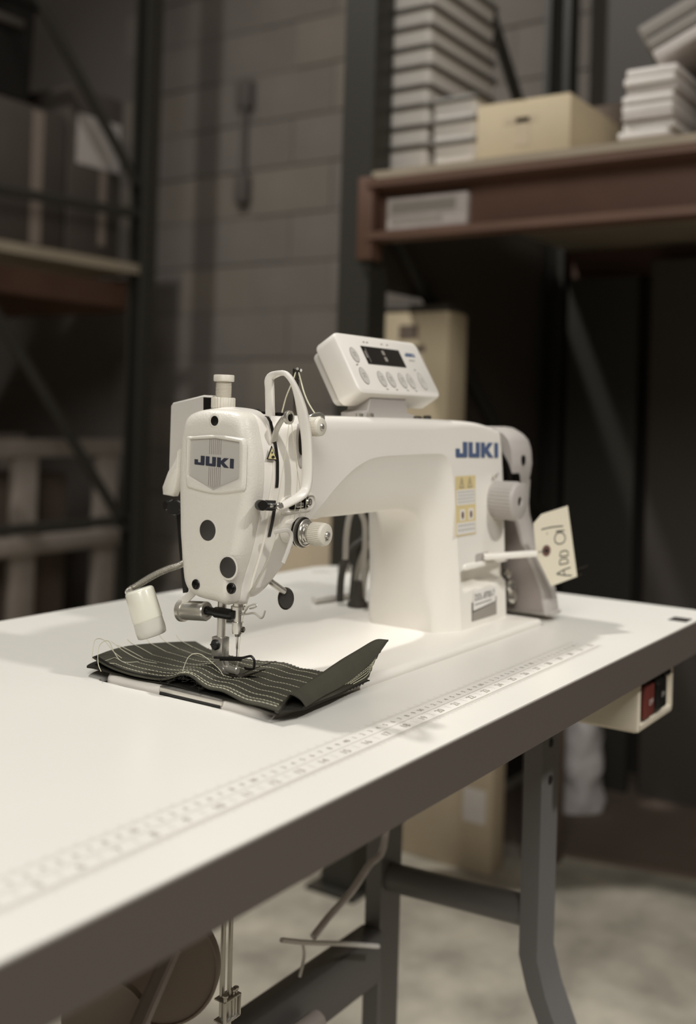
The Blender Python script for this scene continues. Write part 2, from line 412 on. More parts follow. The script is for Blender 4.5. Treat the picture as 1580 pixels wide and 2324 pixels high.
# body: arm and column, lofted from outer edge to inner edge
TB = [  # outer x,z | crease x,z | inner x,z
 (.0546, .2205, .0546, .083, .0546, .0740), (.0720, .2212, .0700, .083, .0700, .0735), (.0860, .2215, .0830, .100, .0855, .0900),
 (.1000, .2218, .0990, .132, .1020, .1240), (.1120, .2220, .1120, .144, .1130, .1350), (.1340, .2222, .1340, .160, .1340, .1325),
 (.1600, .2222, .1600, .175, .1600, .1320), (.1850, .2222, .1850, .1835, .1850, .1315), (.2100, .2222, .2100, .1866, .2100, .1315),
 (.2700, .2220, .2680, .1876, .2600, .1315), (.3300, .2216, .3040, .1876, .2860, .1310), (.3900, .2200, .3220, .1865, .3060, .1280),
 (.4250, .2165, .3320, .1815, .3180, .1210), (.4510, .2108, .3380, .1715, .3255, .1100), (.4555, .2000, .3420, .1580, .3290, .0960),
 (.4600, .1600, .3450, .1400, .3300, .0800), (.4625, .1000, .3500, .0850, .3300, .0500), (.4655, .0040, .3560, .0040, .3295, .0040)]
CY = 0.090
RIMZ = [(.0705, .0727), (.0860, .0690), (.1153, .0594), (.1360, .0545), (.1558, .0511), (.1700, .0500), (.1855, .0505), (.1960, .0525), (.2039, .0547), (.2170, .0590), (.2225, .0640)]
def rim_y(z):
    if z <= RIMZ[0][0]: return RIMZ[0][1]
    for (za, ya), (zb, yb_) in zip(RIMZ, RIMZ[1:]):
        if z <= zb: return ya + (yb_-ya)*(z-za)/(zb-za)
    return RIMZ[-1][1]
def yfront(x, z):
    y = 0.0430
    fade = max(0.0, min(1.0, (0.135-x)/0.03)); y += max(0.0, 0.15-z)*0.27*fade
    y -= 0.009*max(0, min(1, (x-0.28)/0.06))*max(0, (0.22-z)/0.22)
    k = max(0.0, min(1.0, (0.096-x)/0.040)); k = k*k*(3-2*k)
    y = y*(1-k) + (rim_y(z) - .0034)*k
    # pocket below the ledge on the column
    if z < 0.0665 and x > 0.3585:
        y += (0.016 - 0.011*max(0, min(1, (x-0.40)/0.055)))*min(1, (x-0.3585)/0.004)*max(0, min(1, (z-0.0455)/0.005))
    return y
def yback(x, z):
    y = 0.137
    fade = max(0.0, min(1.0, (0.135-x)/0.03)); y -= max(0.0, 0.15-z)*0.2*fade + max(0.0, z-0.192)*0.4*fade
    y += 0.008*max(0, min(1, (x-0.28)/0.06))
    return y
rows = []
pO = [Vector((t[0], 0, t[1])) for t in TB]; pC = [Vector((t[2], 0, t[3])) for t in TB]; pI = [Vector((t[4], 0, t[5])) for t in TB]
def dense(P, i, k, n):
    a, b, c, d = P[max(i-1, 0)], P[i], P[i+1], P[min(i+2, len(P)-1)]
    t = k/n
    m1 = (c-a)*0.5; m2 = (d-b)*0.5
    L = (c-b).length; m1 = m1 if m1.length < L*1.4 else m1.normalized()*L*1.2; m2 = m2 if m2.length < L*1.4 else m2.normalized()*L*1.2
    return b*(2*t**3-3*t*t+1) + m1*(t**3-2*t*t+t) + c*(-2*t**3+3*t*t) + m2*(t**3-t*t)
NS = 5
for i in range(len(TB)-1):
    n_ = 44 if i == len(TB)-2 else NS
    for k in range(n_): rows.append((dense(pO, i, k, n_), dense(pC, i, k, n_), dense(pI, i, k, n_)))
rows.append((pO[-1], pC[-1], pI[-1]))
loops = []
for O, K, I in rows:
    d1 = K-O; L1 = d1.length; d2 = I-K; L2 = d2.length; half = []
    R = 0.011 if O.z > 0.212 else 0.006
    R = min(R, L1*0.3)
    half.append((O, 1.0))                                   # 1 = centre line, 0 = front plane
    for k in range(6):
        a = math.radians(90*k/5); half.append((O + d1/L1*R*(1-math.cos(a)), ('r', R*(1-math.sin(a)))))
    for k in range(1, 29): half.append((O + d1*(R/L1 + (1-R/L1)*k/28), ('r', 0.0)))
    sm = min(0.030, L2*0.75)
    st = .0013 if L2 > .012 else 0.0
    half.append((K + d2*min(.06, .0016/L2), ('r', st)))
    for k in range(1, 12):
        u = k/11; u2 = math.sin(u*math.pi/2)
        half.append((K + d2*u2, ('r', st + (sm-st)*(0.46*u2 + 0.54*(1-math.sqrt(max(0, 1-u2*u2)))))))
    half.append((I, 1.0))
    fr = []; bk = []
    for p, q in half:
        if q == 1.0: fr.append(Wp(p.x, CY, p.z)); bk.append(None)
        else:
            fr.append(Wp(p.x, yfront(p.x, p.z) + q[1], p.z)); bk.append(Wp(p.x, yback(p.x, p.z) - q[1], p.z))
    loops.append(fr + [b for b in reversed(bk) if b is not None])
obj('body', MB().rings(loops), 'paint', mc, 38)
# rim of the head between the slot and the face plate
SEAM = [(.0727, .0705), (.0690, .0860), (.0640, .1010), (.0594, .1153), (.0545, .1360), (.0511, .1558), (.0500, .1700), (.0505, .1855), (.0525, .1960), (.0547, .2039), (.0590, .2170), (.0650, .2225),
        (.0761, .2248), (.0947, .2256), (.1075, .2246), (.1165, .2222), (.1232, .2172), (.1268, .1963), (.1284, .1670), (.1260, .1285), (.1228, .1077), (.1192, .0850), (.1155, .0770), (.1092, .0732), (.1000, .0716), (.0862, .0708)]
S80 = [(p.x, p.y) for p in cat([(a, b, 0) for a, b in SEAM], 110, True)]
S80 = [tuple(p) for p in S80]
rim = MB()
def grow(d):
    out = []
    for a, b in S80:
        v = Vector((a-.0905, b-.150)); L_ = v.length; q = v*(1 - d/L_*(1.25 if abs(v.y) > .055 else 1.0)); out.append((.0905+q.x, .150+q.y))
    return out
rim.rings([[Wp(x, a, b) for a, b in grow(d)] for x, d in ((.0456, .0006), (.0459, 0), (.050, -.0010), (.0560, -.0016), (.0580, .004))])
obj('head_rim', rim, 'paint', mc, 45)
fp = MB()
fp.rings([[Wp(x, a, b) for a, b in grow(d)] for x, d in ((.0454, .001), (.0450, 0), (.0380, .0), (.0345, .0006), (.0315, .0020), (.0292, .0042), (.0278, .0070), (.0272, .0105))])
face = obj('face_plate', fp, 'leather', mc, 45)
obj('seam', MB().rings([[Wp(x, a, b) for a, b in grow(0.0012)] for x in (.0449, .0463)]), 'ink', mc)
# badge on the face plate
XB = .0272
fo = [(.1155, .2006), (.1090, .2022), (.0857, .2042), (.0620, .2025), (.0560, .1995), (.0553, .1810), (.0556, .1655), (.0590, .1625), (.0839, .1592), (.1090, .1618), (.1140, .1650), (.1148, .1820)]
FO = [tuple(p)[:2] for p in cat([(a, b, 0) for a, b in fo], 96, True)]
fi = [(.1122, .2002), (.0860, .2022), (.0605, .2000), (.0598, .1715), (.0863, .1608), (.1127, .1709)]
FI0 = even([(a, b, 0) for a, b in fi + [fi[0]]], 96, True)
FI = [tuple(p)[:2] for p in FI0]
# match start angles of both rings
def ang_sort(pl, c):
    k = min(range(len(pl)), key=lambda i: abs(math.atan2(pl[i][1]-c[1], pl[i][0]-c[0])))
    pl = pl[k:] + pl[:k]
    A = sum(pl[i][0]*pl[(i+1) % len(pl)][1] - pl[(i+1) % len(pl)][0]*pl[i][1] for i in range(len(pl)))
    return pl if A > 0 else [pl[0]] + pl[:0:-1]
cc = (.086, .182)
def polar(pl, n=96):
    """radius of a star-shaped outline at n even angles"""
    out = []
    for i in range(n):
        a = 2*math.pi*i/n; dx, dy = math.cos(a), math.sin(a); best = None
        for j in range(len(pl)):
            x1, y1 = pl[j][0]-cc[0], pl[j][1]-cc[1]; x2, y2 = pl[(j+1) % len(pl)][0]-cc[0], pl[(j+1) % len(pl)][1]-cc[1]
            den = dx*(y2-y1) - dy*(x2-x1)
            if abs(den) < 1e-12: continue
            t = (x1*(y2-y1) - y1*(x2-x1))/den; u = (x1*dy - y1*dx)/den
            if t > 0 and -1e-9 <= u <= 1+1e-9: best = t if best is None else max(best, t)
        out.append((cc[0] + dx*best, cc[1] + dy*best))
    return out
FOp, FIp = polar(FO, 144), polar(fi, 144)
fr = MB().rings([[Wp(x, a, b) for a, b in pl] for x, pl in ((XB+.0006, inset(FOp, -.0016)), (XB-.0008, inset(FOp, -.0006)), (XB-.0019, FOp), (XB-.0023, inset(FOp, .0008)), (XB-.0022, inset(FIp, -.0009)), (XB-.0014, inset(FIp, -.0002)), (XB+.0002, FIp))], False, False)
obj('badge_frame', fr, 'leather', face, 60)
bd = obj('badge', MB().rings([[Wp(x, a, b) for a, b in FIp] for x in (XB+.0002, XB-.0003)]), 'badge', face, 0, label='pale shield-shaped badge with ribs')
lines = MB()
for k in range(7):
    y = .0798 + k*.00196; xb_ = XB-.0003
    for z0, z1 in ((.1893, .2012), (.1612 + abs(y-.0863)*.40 + .001, .1790)):
        lines.box((xb_-.0003, y-.00026, T+z0), (xb_+.0002, y+.00026, T+z1))
obj('badge_lines', lines, 'bar', face, 0, kind='stuff')
obj('lettering', logo_mb(.1072, .0660, .1797, .1872, lambda a, b, t: Wp(XB-.0003-t, a, b + (a-.0866)*0.03)), 'navy', face, 0, label='dark blue letters on the badge')
def disc(y, z, ry, rz, x, d, m, name, par, n=28):
    return obj(name, MB().rings([[Wp(x+.001, a, b) for a, b in ellipse(y, z, ry, rz, n)], [Wp(x-d*.5, a, b) for a, b in ellipse(y, z, ry, rz, n)], [Wp(x-d, a, b) for a, b in ellipse(y, z, ry*.9, rz*.9, n)]]), m, par)
def ringx(y, z, r0, r1, x, h, name, m, par):
    pf = [(0, r1+.0012), (h*.6, r1+.0004), (h, (r0+r1)/2), (h*.6, r0), (-.0008, r0-.0003)]
    return obj(name, MB().lathe(Wp(x, y, z), (-1, 0, 0), pf, 32), m, par)
for y, z in ((.0912, .1284), (.0690, .1010)):
    ringx(y, z, .0083, .0088, XB, .0003, 'plug_rim', 'leather', face)
    disc(y, z, .0082, .0082, XB, .0010, 'plug', 'plug_cap', face, 40)
ringx(.0873, .2160, .0040, .0050, XB, .0008, 'screw_rim', 'leather', face)
disc(.0873, .2160, .0040, .0040, XB-.0002, .0004, 'black', 'screw_hole', face)
for y, z, r in ((.1020, .0840, .0041), (.0652, .0850, .0044)):
    disc(y, z, r, r, XB-.0001, .0008, 'black', 'screw_recess', face)
    obj('screw', MB().lathe(Wp(XB-.0006, y, z), (-1, 0, 0), [(0, r*.8), (.0012, r*.72), (.0016, r*.5), (.0016, 0)], 20).box((XB-.0026, y-.0003, T+z-r*.55), (XB-.0020, y+.0003, T+z+r*.55)).box((XB-.0026, y-r*.55, T+z-.0003), (XB-.0020, y+r*.55, T+z+.0003)), 'blackmetal', face)
# warning triangle on the rim
TV = [(.0462, .1868), (.0568, .1860), (.0508, .1975)]
def on_rim(a, b, t=0.0): return Wp(a, .0492 - (a-.0462)*.16 - .0012 - t, b)
def shr(k): 
    cx_, cz_ = .0512, .1898
    return [(cx_ + (a-cx_)*k, cz_ + (b-cz_)*k) for a, b in TV]
wtr = obj('warning_triangle', MB().rings([[on_rim(a, b, t) for a, b in shr(1.0)] for t in (-.0008, 0)]), 'ink', mc, 0)
obj('triangle_field', MB().rings([[on_rim(a, b, t) for a, b in shr(.80)] for t in (0, .0002)]), 'paleyellow', wtr, 0)
obj('triangle_mark', MB().add([on_rim(.0520 + .0018*math.cos(t*math.pi/5), .1886 + .0012*math.sin(t*math.pi/5), .0004) for t in range(10)], [tuple(range(10))]).add([on_rim(.0508 + .0007*math.cos(t*math.pi/4), .1922 + .0010*math.sin(t*math.pi/4), .0004) for t in range(8)], [tuple(range(8))]), 'ink', wtr, 0)
# take-up slot: a dark groove just behind the rim
slot = MB()
for zz in ([(.1640 + .0566*k/14) for k in range(15)], [(.1240 + .026*k/8) for k in range(9)]):
    A, B = [], []
    for z in zz:
        y = yfront(.0575, z) - .0006
        xs = .0556 + (.0008 if z < .16 else 0)
        A.append(Wp(xs, y, z)); B.append(Wp(xs + .0040, y, z))
    n = len(A); slot.add(A + B, [(i, i+1, n+i+1, n+i) for i in range(n-1)])
obj('take_up_slot', slot, 'black', mc, 0)
tl = cat([(.0560, .0500, T+.2010), (.0545, .0460, T+.2105), (.0550, .0415, T+.2180), (.0568, .0390, T+.2212), (.0590, .0378, T+.2212)], 20)
tuk = obj('take_up_lever', MB().tube(tl, 0, 12, True, (.0034, .0011, (0, 1, 0))), 'steel', mc)
obj('lever_eye', MB().lathe(Wp(.0585, .0385, .2205), (0, -1, 0), [(0, .0056), (.0026, .0056), (.003, .0052), (.003, .0034), (.0022, .0032), (.0022, 0)], 24), 'steel', tuk)
obj('eye_bush', MB().lathe(Wp(.0585, .0361, .2205), (0, -1, 0), [(0, .0030), (.0008, .0029), (.0012, .0016), (.0012, 0)], 20), 'blackmetal', tuk)
# thread guide recess behind the guard
obj('thread_recess', MB().rings([[Wp(a, yfront(a, b)-t, b) for a, b in pl] for t, pl in ((-.001, ellipse(.0852, .1980, .0052, .0185, 28)), (.0012, ellipse(.0852, .1980, .0052, .0185, 28)), (.0013, ellipse(.0852, .1980, .0038, .0165, 28)), (.0004, ellipse(.0852, .1980, .0036, .0160, 28)))]), 'cover', mc, 40)
obj('thread_plate', MB().rings([[Wp(a, yfront(a, b)-t, b) for a, b in ellipse(.0846, .2010, .0028, .0110, 24)] for t in (.0002, .0012)]), 'darksteel', mc, 40)
# finger guard: white bent strap around the take-up lever
g = [(.0585, .0560, .2215), (.0568, .0560, .2420), (.0558, .0560, .2492), (.0562, .0545, .2530), (.0560, .0490, .2550), (.0540, .0430, .2556), (.0533, .0370, .2548), (.0556, .0320, .2483), (.0600, .0295, .2373),
     (.0652, .0285, .2234), (.0702, .0282, .2076), (.0728, .0282, .1917), (.0737, .0282, .1740), (.0720, .0282, .1640), (.0690, .0285, .1602), (.0640, .0295, .1572), (.0570, .0325, .1535), (.0490, .0365, .1492)]
G = cat([Wp(*p) for p in g], 90)
loops = []
for i, p in enumerate(G):
    t = (G[min(i+1, 89)] - G[max(i-1, 0)]).normalized()
    wdir = Vector((0.93, 0.36, 0))
    wdir = (wdir - t*wdir.dot(t)).normalized(); nn = t.cross(wdir)
    k = 1.0 if i > 10 else 1.1
    f_ = i/89; hw = .0032; ht = .0036 if f_ < .16 else (.0036 + (.0021-.0036)*min(1, (f_-.16)/.08) if f_ < .34 else min(.0042, .0021 + (f_-.34)*.0021/.14)) if f_ < .80 else .0042 - (f_-.80)*.006
    L = []
    for q in range(12):
        a = 2*math.pi*(q+.5)/12; ca, sa = math.cos(a), math.sin(a)
        L.append(p + wdir*math.copysign(abs(ca)**.45, ca)*hw + nn*math.copysign(abs(sa)**.45, sa)*ht)
    loops.append(L)
gd = obj('finger_guard', MB().rings(loops), 'paint', mc, 60)
obj('guard_stud', MB().lathe(Wp(.0400, .0490, .1510), (-.62, -.78, .05), [(0, .0042), (.0095, .0042), (.0102, .0038), (.0102, 0)], 24).tube([Wp(.041, .045, .151), Wp(.0465, .0385, .1508)], .0042, 14), 'black', gd)
obj('guard_screw', MB().tube([Wp(.0415, .0405, .1512), Wp(.0490, .0345, .1500)], .0022, 12).lathe(Wp(.0465, .0350, .1508), (-.5, -.85, .1), [(0, .0030), (.002, .0030), (.0028, .002), (.0028, 0)], 16), 'chrome', gd)
# tension post: discs, spring, knurled knob
def knob(name, x, z, yb, yf_, r, par, mt='knob'):
    return obj(name, MB().lathe(Wp(x, yb, z), (0, -1, 0), [(0, r*.90), (.0008, r, 1), ((yb-yf_)*.80, r, 1), ((yb-yf_)*.80+.0003, r*.97), ((yb-yf_)*.97, r*.93), (yb-yf_, r*.86), (yb-yf_, 0)], 144, 0.06), mt, par, 50)
ta = obj('tension_post', MB().lathe(Wp(.0805, .052, .1275), (0, -1, 0), [(0, .0100), (.010, .0100), (.0106, .009), (.0106, .003), (.03, .003), (.03, 0)], 32), 'paint', mc)
for k, (y, r, m) in enumerate(((.0400, .0122, 'darksteel'), (.0378, .0128, 'steel'), (.0358, .0124, 'darksteel'), (.0338, .0112, 'steel'))):
    obj('tension_disc', MB().lathe(Wp(.0805, y, .1275), (0, -1, 0), [(0, r*.6), (.0003, r*.92), (.0008, r), (.0013, r*.93), (.0010, r*.5), (.0010, 0)], 40), m, ta)
hx = [Wp(.0805 + (.0092-.0034*t)*math.cos(2*math.pi*6*t), .0330 - .0060*t, .1275 + (.0092-.0034*t)*math.sin(2*math.pi*6*t)) for t in [i/150 for i in range(151)]]
obj('tension_spring', MB().tube(hx, .00062, 6), 'chrome', ta)
knob('tension_knob', .0805, .1275, .0265, .0125, .0094, ta)
obj('tension_screw', MB().lathe(Wp(.0805, .0130, .1275), (0, -1, 0), [(0, .0030), (.0014, .0030), (.0026, .0022), (.0030, 0)], 20).box((.0785, .0118, T+.1228), (.0825, .0126, T+.1262), .0003, 1), 'steel', ta)
obj('check_spring', MB().tube(cat([Wp(.0725, .0400, .1260), Wp(.0690, .0385, .1300), Wp(.0700, .0375, .1360), Wp(.0725, .0380, .1345), Wp(.0720, .0390, .1280)], 26), .0005, 6), 'blackmetal', ta)
pt = knob('pre_tension_knob', .0822, .2135, .0360, .0215, .0078, mc)
obj('knob_screw', MB().lathe(Wp(.0822, .0220, .2135), (0, -1, 0), [(0, .0030), (.0010, .0029), (.0018, .0018), (.0018, 0)], 20), 'steel', pt)
obj('thread_hook', MB().tube(cat([Wp(.0890, .0405, .2170), Wp(.0904, .0395, .2200), Wp(.0925, .0390, .2220), Wp(.0983, .0390, .2232), Wp(.1039, .0390, .2236), Wp(.1075, .0390, .2218), Wp(.1073, .0385, .2185)], 30), 0, 8, True, (.0018, .0009, (0, 1, 0))).box((.0840, .0365, T+.2080), (.0905, .0430, T+.2180), .0006, 1), 'steel', pt)
# oil sight capsule under the guard
cap = [(a, b) for a, b in rrect(.0640, .1424, .1060, .1576, .0074, 8)]
slant = lambda a, b: (a, b + (a-.0850)*.05)
obj('sight_frame', MB().rings([[Wp(slant(a, b)[0], yfront(a, b)-t, slant(a, b)[1]) for a, b in pl] for t, pl in ((-.001, cap), (.0012, cap), (.0016, inset(cap, .0008)), (.0016, inset(cap, .0018)), (.0004, inset(cap, .0022)))]), 'paint', mc, 40)
cp2 = rrect(.0735, .1458, .0985, .1545, .004, 6)
obj('sight_opening', MB().rings([[Wp(slant(a, b)[0], yfront(a, b)-t, slant(a, b)[1]) for a, b in cp2] for t in (.0002, .0009)]), 'blackmetal', mc, 40)
obj('sight_clip', MB().lathe(Wp(.0950, .0415, .1510), (0, -1, 0), [(0, .0036), (.0012, .0030), (.0012, .0018), (.0006, .0016), (.0006, 0)], 20).box((.0770, .0405, T+.1475), (.0870, .0416, T+.1510), .0004, 1), 'chrome', mc)
# thread guide leg below the slot
obj('thread_guide', MB().tube(cat([Wp(.0540, .0450, .1290), Wp(.0600, .0385, .1307), Wp(.0655, .0378, .1285), Wp(.0675, .0378, .1235), Wp(.0630, .0380, .1135), Wp(.0580, .0385, .1045)], 34), 0, 12, True, (.0017, .0011, (0, 1, 0))), 'greypaint', mc)
# top of the head: presser regulator, plugs, screws, thread pin
rg = obj('pressure_regulator', MB().lathe(Wp(.0660, .1125, .2200), (0, 0, 1), [(0, .0098), (.0065, .0098, 1), (.0066, .0102, 1), (.0148, .0102, 1), (.0153, .0096), (.0155, .0060), (.0285, .0060), (.0285, .0054), (.0288, .0082), (.0292, .0087), (.0338, .0087), (.0344, .0082), (.0344, 0)], 96, .05), 'knob', mc, 50)
th = MB()
for k in range(10): th.lathe(Wp(.0660, .1125, .2358 + k*.00118), (0, 0, 1), [(0, .0058), (.0005, .0067), (.0009, .0067), (.0013, .0058)], 28)
obj('thread_turns', th, 'knob', rg, 30)
obj('oil_plug', MB().lathe(Wp(.0720, .0860, .2230), (0, 0, 1), [(0, .0075), (.0022, .0075), (.0034, .0058), (.0036, 0)], 24), 'black', mc)
obj('top_screw', MB().lathe(Wp(.0640, .0680, .2225), (0, 0, 1), [(0, .0050), (.0016, .0050), (.0022, .003), (.0022, 0)], 18).lathe(Wp(.0800, .0640, .2215), (0, 0, 1), [(0, .0042), (.0022, .0040), (.0028, .002), (.0028, 0)], 18), 'blackmetal', mc)
tp = obj('thread_pin', MB().lathe(Wp(.1108, .0700, .2200), (0, 0, 1), [(0, .0022), (.0330, .0022), (.0335, .0034), (.0415, .0034), (.0425, .0026), (.0425, 0)], 18), 'darksteel', mc)
obj('pin_holes', MB().lathe(Wp(.1090, .0680, .2615), (-.7, -.7, .3), [(0, .0014), (.0010, .0012), (.0010, 0)], 12).lathe(Wp(.1122, .0670, .2605), (-.5, -.8, .3), [(0, .0014), (.0010, .0012), (.0010, 0)], 12), 'chrome', tp)
# cover box and lever behind the head
cv = MB()
cpoly = [(.1275, .2250), (.1285, .2368), (.1390, .2372), (.1745, .2300), (.1770, .2270), (.1770, .1560), (.1740, .1530), (.1340, .1530)]
cv.prism(cpoly, lambda a, b, t: Wp(t, a, b), .070, .092, .0014)
obj('rear_cover', cv, 'greypaint', mc, 40)
obj('cover_opening', MB().prism([(.1282, .2260), (.1290, .2350), (.1380, .2352), (.1375, .2240)], lambda a, b, t: Wp(t, a, b), .0694, .0705), 'black', mc)
rl = [(.068, .1570, .1900), (.068, .1595, .1839), (.068, .1633, .1772), (.068, .1690, .1700), (.068, .1752, .1562), (.068, .1742, .1500), (.068, .1620, .1490), (.068, .1590, .1560), (.068, .1560, .1700)]
obj('rear_lever', MB().prism([(p[1], p[2]) for p in rl], lambda a, b, t: Wp(t, a, b), .060, .0695, .0018), 'leather', mc, 50)
bb = obj('lamp_bracket', MB().prism([(.1690, .1390), (.1575, .1390), (.1530, .0900), (.1520, .0660), (.1575, .0650), (.1640, .1050)], lambda a, b, t: Wp(t, a, b), .0720, .0745, .0006), 'black', mc)
obj('bracket_screw', MB().lathe(Wp(.0720, .1740, .1400), (-.3, .1, .0), [(-.006, .0040), (-.003, .0052), (0, .0052), (.002, .0040), (.006, .0040), (.006, 0)], 18).lathe(Wp(.0700, .1660, .1390), (-1, -.4, 0), [(0, .0066), (.002, .0068), (.0024, .0058), (.0045, .0058), (.005, .0064), (.007, .006), (.007, 0)], 20), 'black', bb)
wb = obj('wiper_bracket', MB().prism([(.1245, .0760), (.1170, .0740), (.1290, .0640), (.1330, .0480), (.1400, .0470), (.1440, .0560), (.1400, .0640)], lambda a, b, t: Wp(t, a, b), .0475, .0500, .0005), 'paint', mc)
obj('wiper_solenoid', MB().lathe(Wp(.0510, .1390, .0555), (0, -1, .09), [(0, .0088), (.0006, .0096), (.0040, .0096), (.0044, .0080), (.0280, .0080), (.0290, .0072), (.0290, .0048), (.0280, .0044), (.0280, 0)], 40), 'steel', wb, label='brushed steel cylinder')
obj('wiper_rod', MB().lathe(Wp(.0510, .1120, .0585), (0, -1, .01), [(0, .0034), (.0110, .0034), (.0112, .0044), (.0280, .0044), (.0300, .0034), (.0300, 0)], 20), 'black', wb)
NX, NY, PX, PY = .0550, .0803, .0550, .0975
pb = obj('presser_bar', MB().lathe(Wp(PX, PY, .0780), (0, 0, -1), [(0, .0037), (.0500, .0037), (.0500, .0032), (.052, .0032), (.052, 0)], 24), 'steel', mc)
ft = MB().box((PX-.0050, PY-.0055, T+.0225), (PX+.0045, PY+.0062, T+.0385), .0009)
ft.rings([[Wp(PX + a, PY + b, z) for a, b in ((-.0042, o-w_), (.0036, o-w_), (.0036, o+w_), (-.0042, o+w_))] for z, o, w_ in ((.0228, .0003, .0056), (.0195, -.0002, .0046), (.0160, -.0030, .0034), (.0130, -.0052, .0036), (.0098, -.0060, .0046))])
foot = obj('presser_foot', ft, 'steel', mc, 35)
obj('foot_screw', MB().lathe(Wp(PX-.0050, PY+.0010, .0325), (-1, 0, 0), [(0, .0042), (.0016, .0044), (.0028, .0034), (.0028, 0)], 24).box((PX-.0084, PY-.0026, T+.0319), (PX-.0076, PY+.0046, T+.0330)), 'black', foot)
obj('foot_sole', MB().prism([(NY+.0150, .0106), (NY+.0130, .0090), (NY-.0080, .0090), (NY-.0150, .0115), (NY-.0265, .0172), (NY-.0270, .0182), (NY-.0150, .0134), (NY-.0085, .0104), (NY+.0120, .0106), (NY+.0140, .0116)], lambda a, b, t: Wp(t, a, b), NX-.0042, NX+.0042, .0004), 'darksteel', foot)
obj('foot_hinge', MB().lathe(Wp(NX-.0020, NY+.0075, .0136), (0, -1, 0), [(0, .0032), (.0100, .0032), (.0105, .0026), (.0105, 0)], 18).box((NX-.0045, NY+.0050, T+.0098), (NX+.0035, NY+.0150, T+.0160), .0010).lathe(Wp(NX-.0045, NY+.0115, .0130), (-1, 0, 0), [(0, .0022), (.0008, .0020), (.0008, 0)], 14), 'steel', foot)
FW = [(.0470, .0975, .0226), (.0468, .0900, .0236), (.0470, .0720, .0262), (.0475, .0680, .0268), (.0480, .0610, .0290), (.0482, .0585, .0284), (.0484, .0568, .0262), (.0484, .0566, .0225), (.0482, .0572, .0196), (.0480, .0600, .0188), (.0480, .0650, .0186), (.0486, .0662, .0192)]
obj('finger_wire', MB().tube(cat([Wp(*p) for p in FW], 70), .0010, 8).tube([Wp(.0500, .0935, .0210), Wp(.0500, .0715, .0240)], .0010, 8), 'black', foot)
nb = obj('needle_bar', MB().lathe(Wp(NX, NY, .0780), (0, 0, -1), [(0, .0046), (.0120, .0046), (.0125, .0060), (.0150, .0060), (.0152, .0033), (.0250, .0033), (.0252, .0046), (.0300, .0047), (.0345, .0044), (.0352, .0024), (.0372, .0020), (.0372, 0)], 28), 'chrome', mc)
obj('needle', MB().lathe(Wp(NX, NY, .0415), (0, 0, -1), [(0, .0010), (.010, .0010), (.0115, .0006), (.0285, .0005), (.0325, .0001)], 12), 'chrome', mc)
obj('clamp_screw', MB().lathe(Wp(NX+.0010, NY-.0040, .0470), (.2, -1, 0), [(0, .0024), (.0014, .0024), (.0020, .0016), (.0020, 0)], 14), 'darksteel', nb)
obj('thread_eyelet', MB().tube(cat([Wp(.0550, .0790, .0625), Wp(.0535, .0740, .0606), Wp(.0545, .0712, .0640), Wp(.0550, .0695, .0668), Wp(.0560, .0650, .0688), Wp(.0560, .0625, .0688), Wp(.0555, .0622, .0674), Wp(.0545, .0650, .0660), Wp(.0545, .0680, .0652)], 50), .0007, 8), 'steel', nb)
obj('thread_hook_wire', MB().tube(cat([Wp(.0550, .0770, .0592), Wp(.0550, .0704, .0606), Wp(.0550, .0641, .0620), Wp(.0550, .0600, .0606), Wp(.0550, .0567, .0590), Wp(.0550, .0543, .0604), Wp(.0550, .0524, .0654)], 46), .0008, 8), 'steel', nb)
# hand lever with oval black pad, behind the head
hl = obj('lifter_lever', MB().tube(cat([Wp(.0860, .0790, .0900), Wp(.0890, .0760, .0834), Wp(.0983, .0750, .0775), Wp(.1075, .0740, .0720)], 20), .0028, 12), 'steel', mc)
obj('lever_pad', MB().lathe(Wp(.1105, .0740, .0655), (-.75, -.62, .12), [(-.004, .0078), (-.0035, .0085), (0, .0085), (.0006, .0078), (.0006, 0)], 36, squash=(.82, 1.12)), 'darksteel', hl)
obj('pad_face', MB().lathe(Wp(.1103, .0737, .0656), (-.75, -.62, .12), [(0, .0074), (.0013, .0072), (.0013, 0)], 36, squash=(.82, 1.12)), 'plug', hl)
# decals on the arm and column
def onbody(a, b, t): return Wp(a, yfront(a, b) - .0003 - t, b)
obj('arm_lettering', logo_mb(.3465, .4435, .1825, .1985, lambda a, b, t: onbody(a, b - (a-.396)*.02, t)), 'blue', mc, 0, label='blue letters on the column')
def patch(x0, x1, z0, z1, t, m, name, par):
    return obj(name, MB().rings([[onbody(a, b, q) for a, b in [(x0, z0), ((x0+x1)/2, z0), (x1, z0), (x1, z1), ((x0+x1)/2, z1), (x0, z1)]] for q in (t-.0002, t)]), m, par, 0)
sk = patch(.3455, .3890, .1030, .1640, .0003, 'yellow', 'warning_sticker', mc)
patch(.3470, .3875, .1345, .1500, .0005, 'white', 'sticker_field', sk)
patch(.3470, .3875, .1045, .1165, .0005, 'white', 'sticker_field', sk)
for x in (.3545, .3730): patch(x, x+.0100, .1185, .1300, .0005, 'white', 'sticker_field', sk)
ic = MB()
for cx in (.3580, .3760):
    for (p, q) in (((-.005, -.0048), (.005, -.0048)), ((.005, -.0048), (0, .0050)), ((0, .0050), (-.005, -.0048)), ((0, -.003), (0, .0015))):
        ribbon(ic, [(cx+p[0], .1572+p[1]), (cx+q[0], .1572+q[1])], .0009, lambda a, b: onbody(a, b, .0006))
for r in range(4):
    for k in range(7):
        x = .3492 + k*.0054 + (r % 2)*.001; z = .1472 - r*.0034
        ribbon(ic, [(x, z), (x+.0020, z+.0012), (x+.0034, z-.0006)], .0008, lambda a, b: onbody(a, b, .0007))
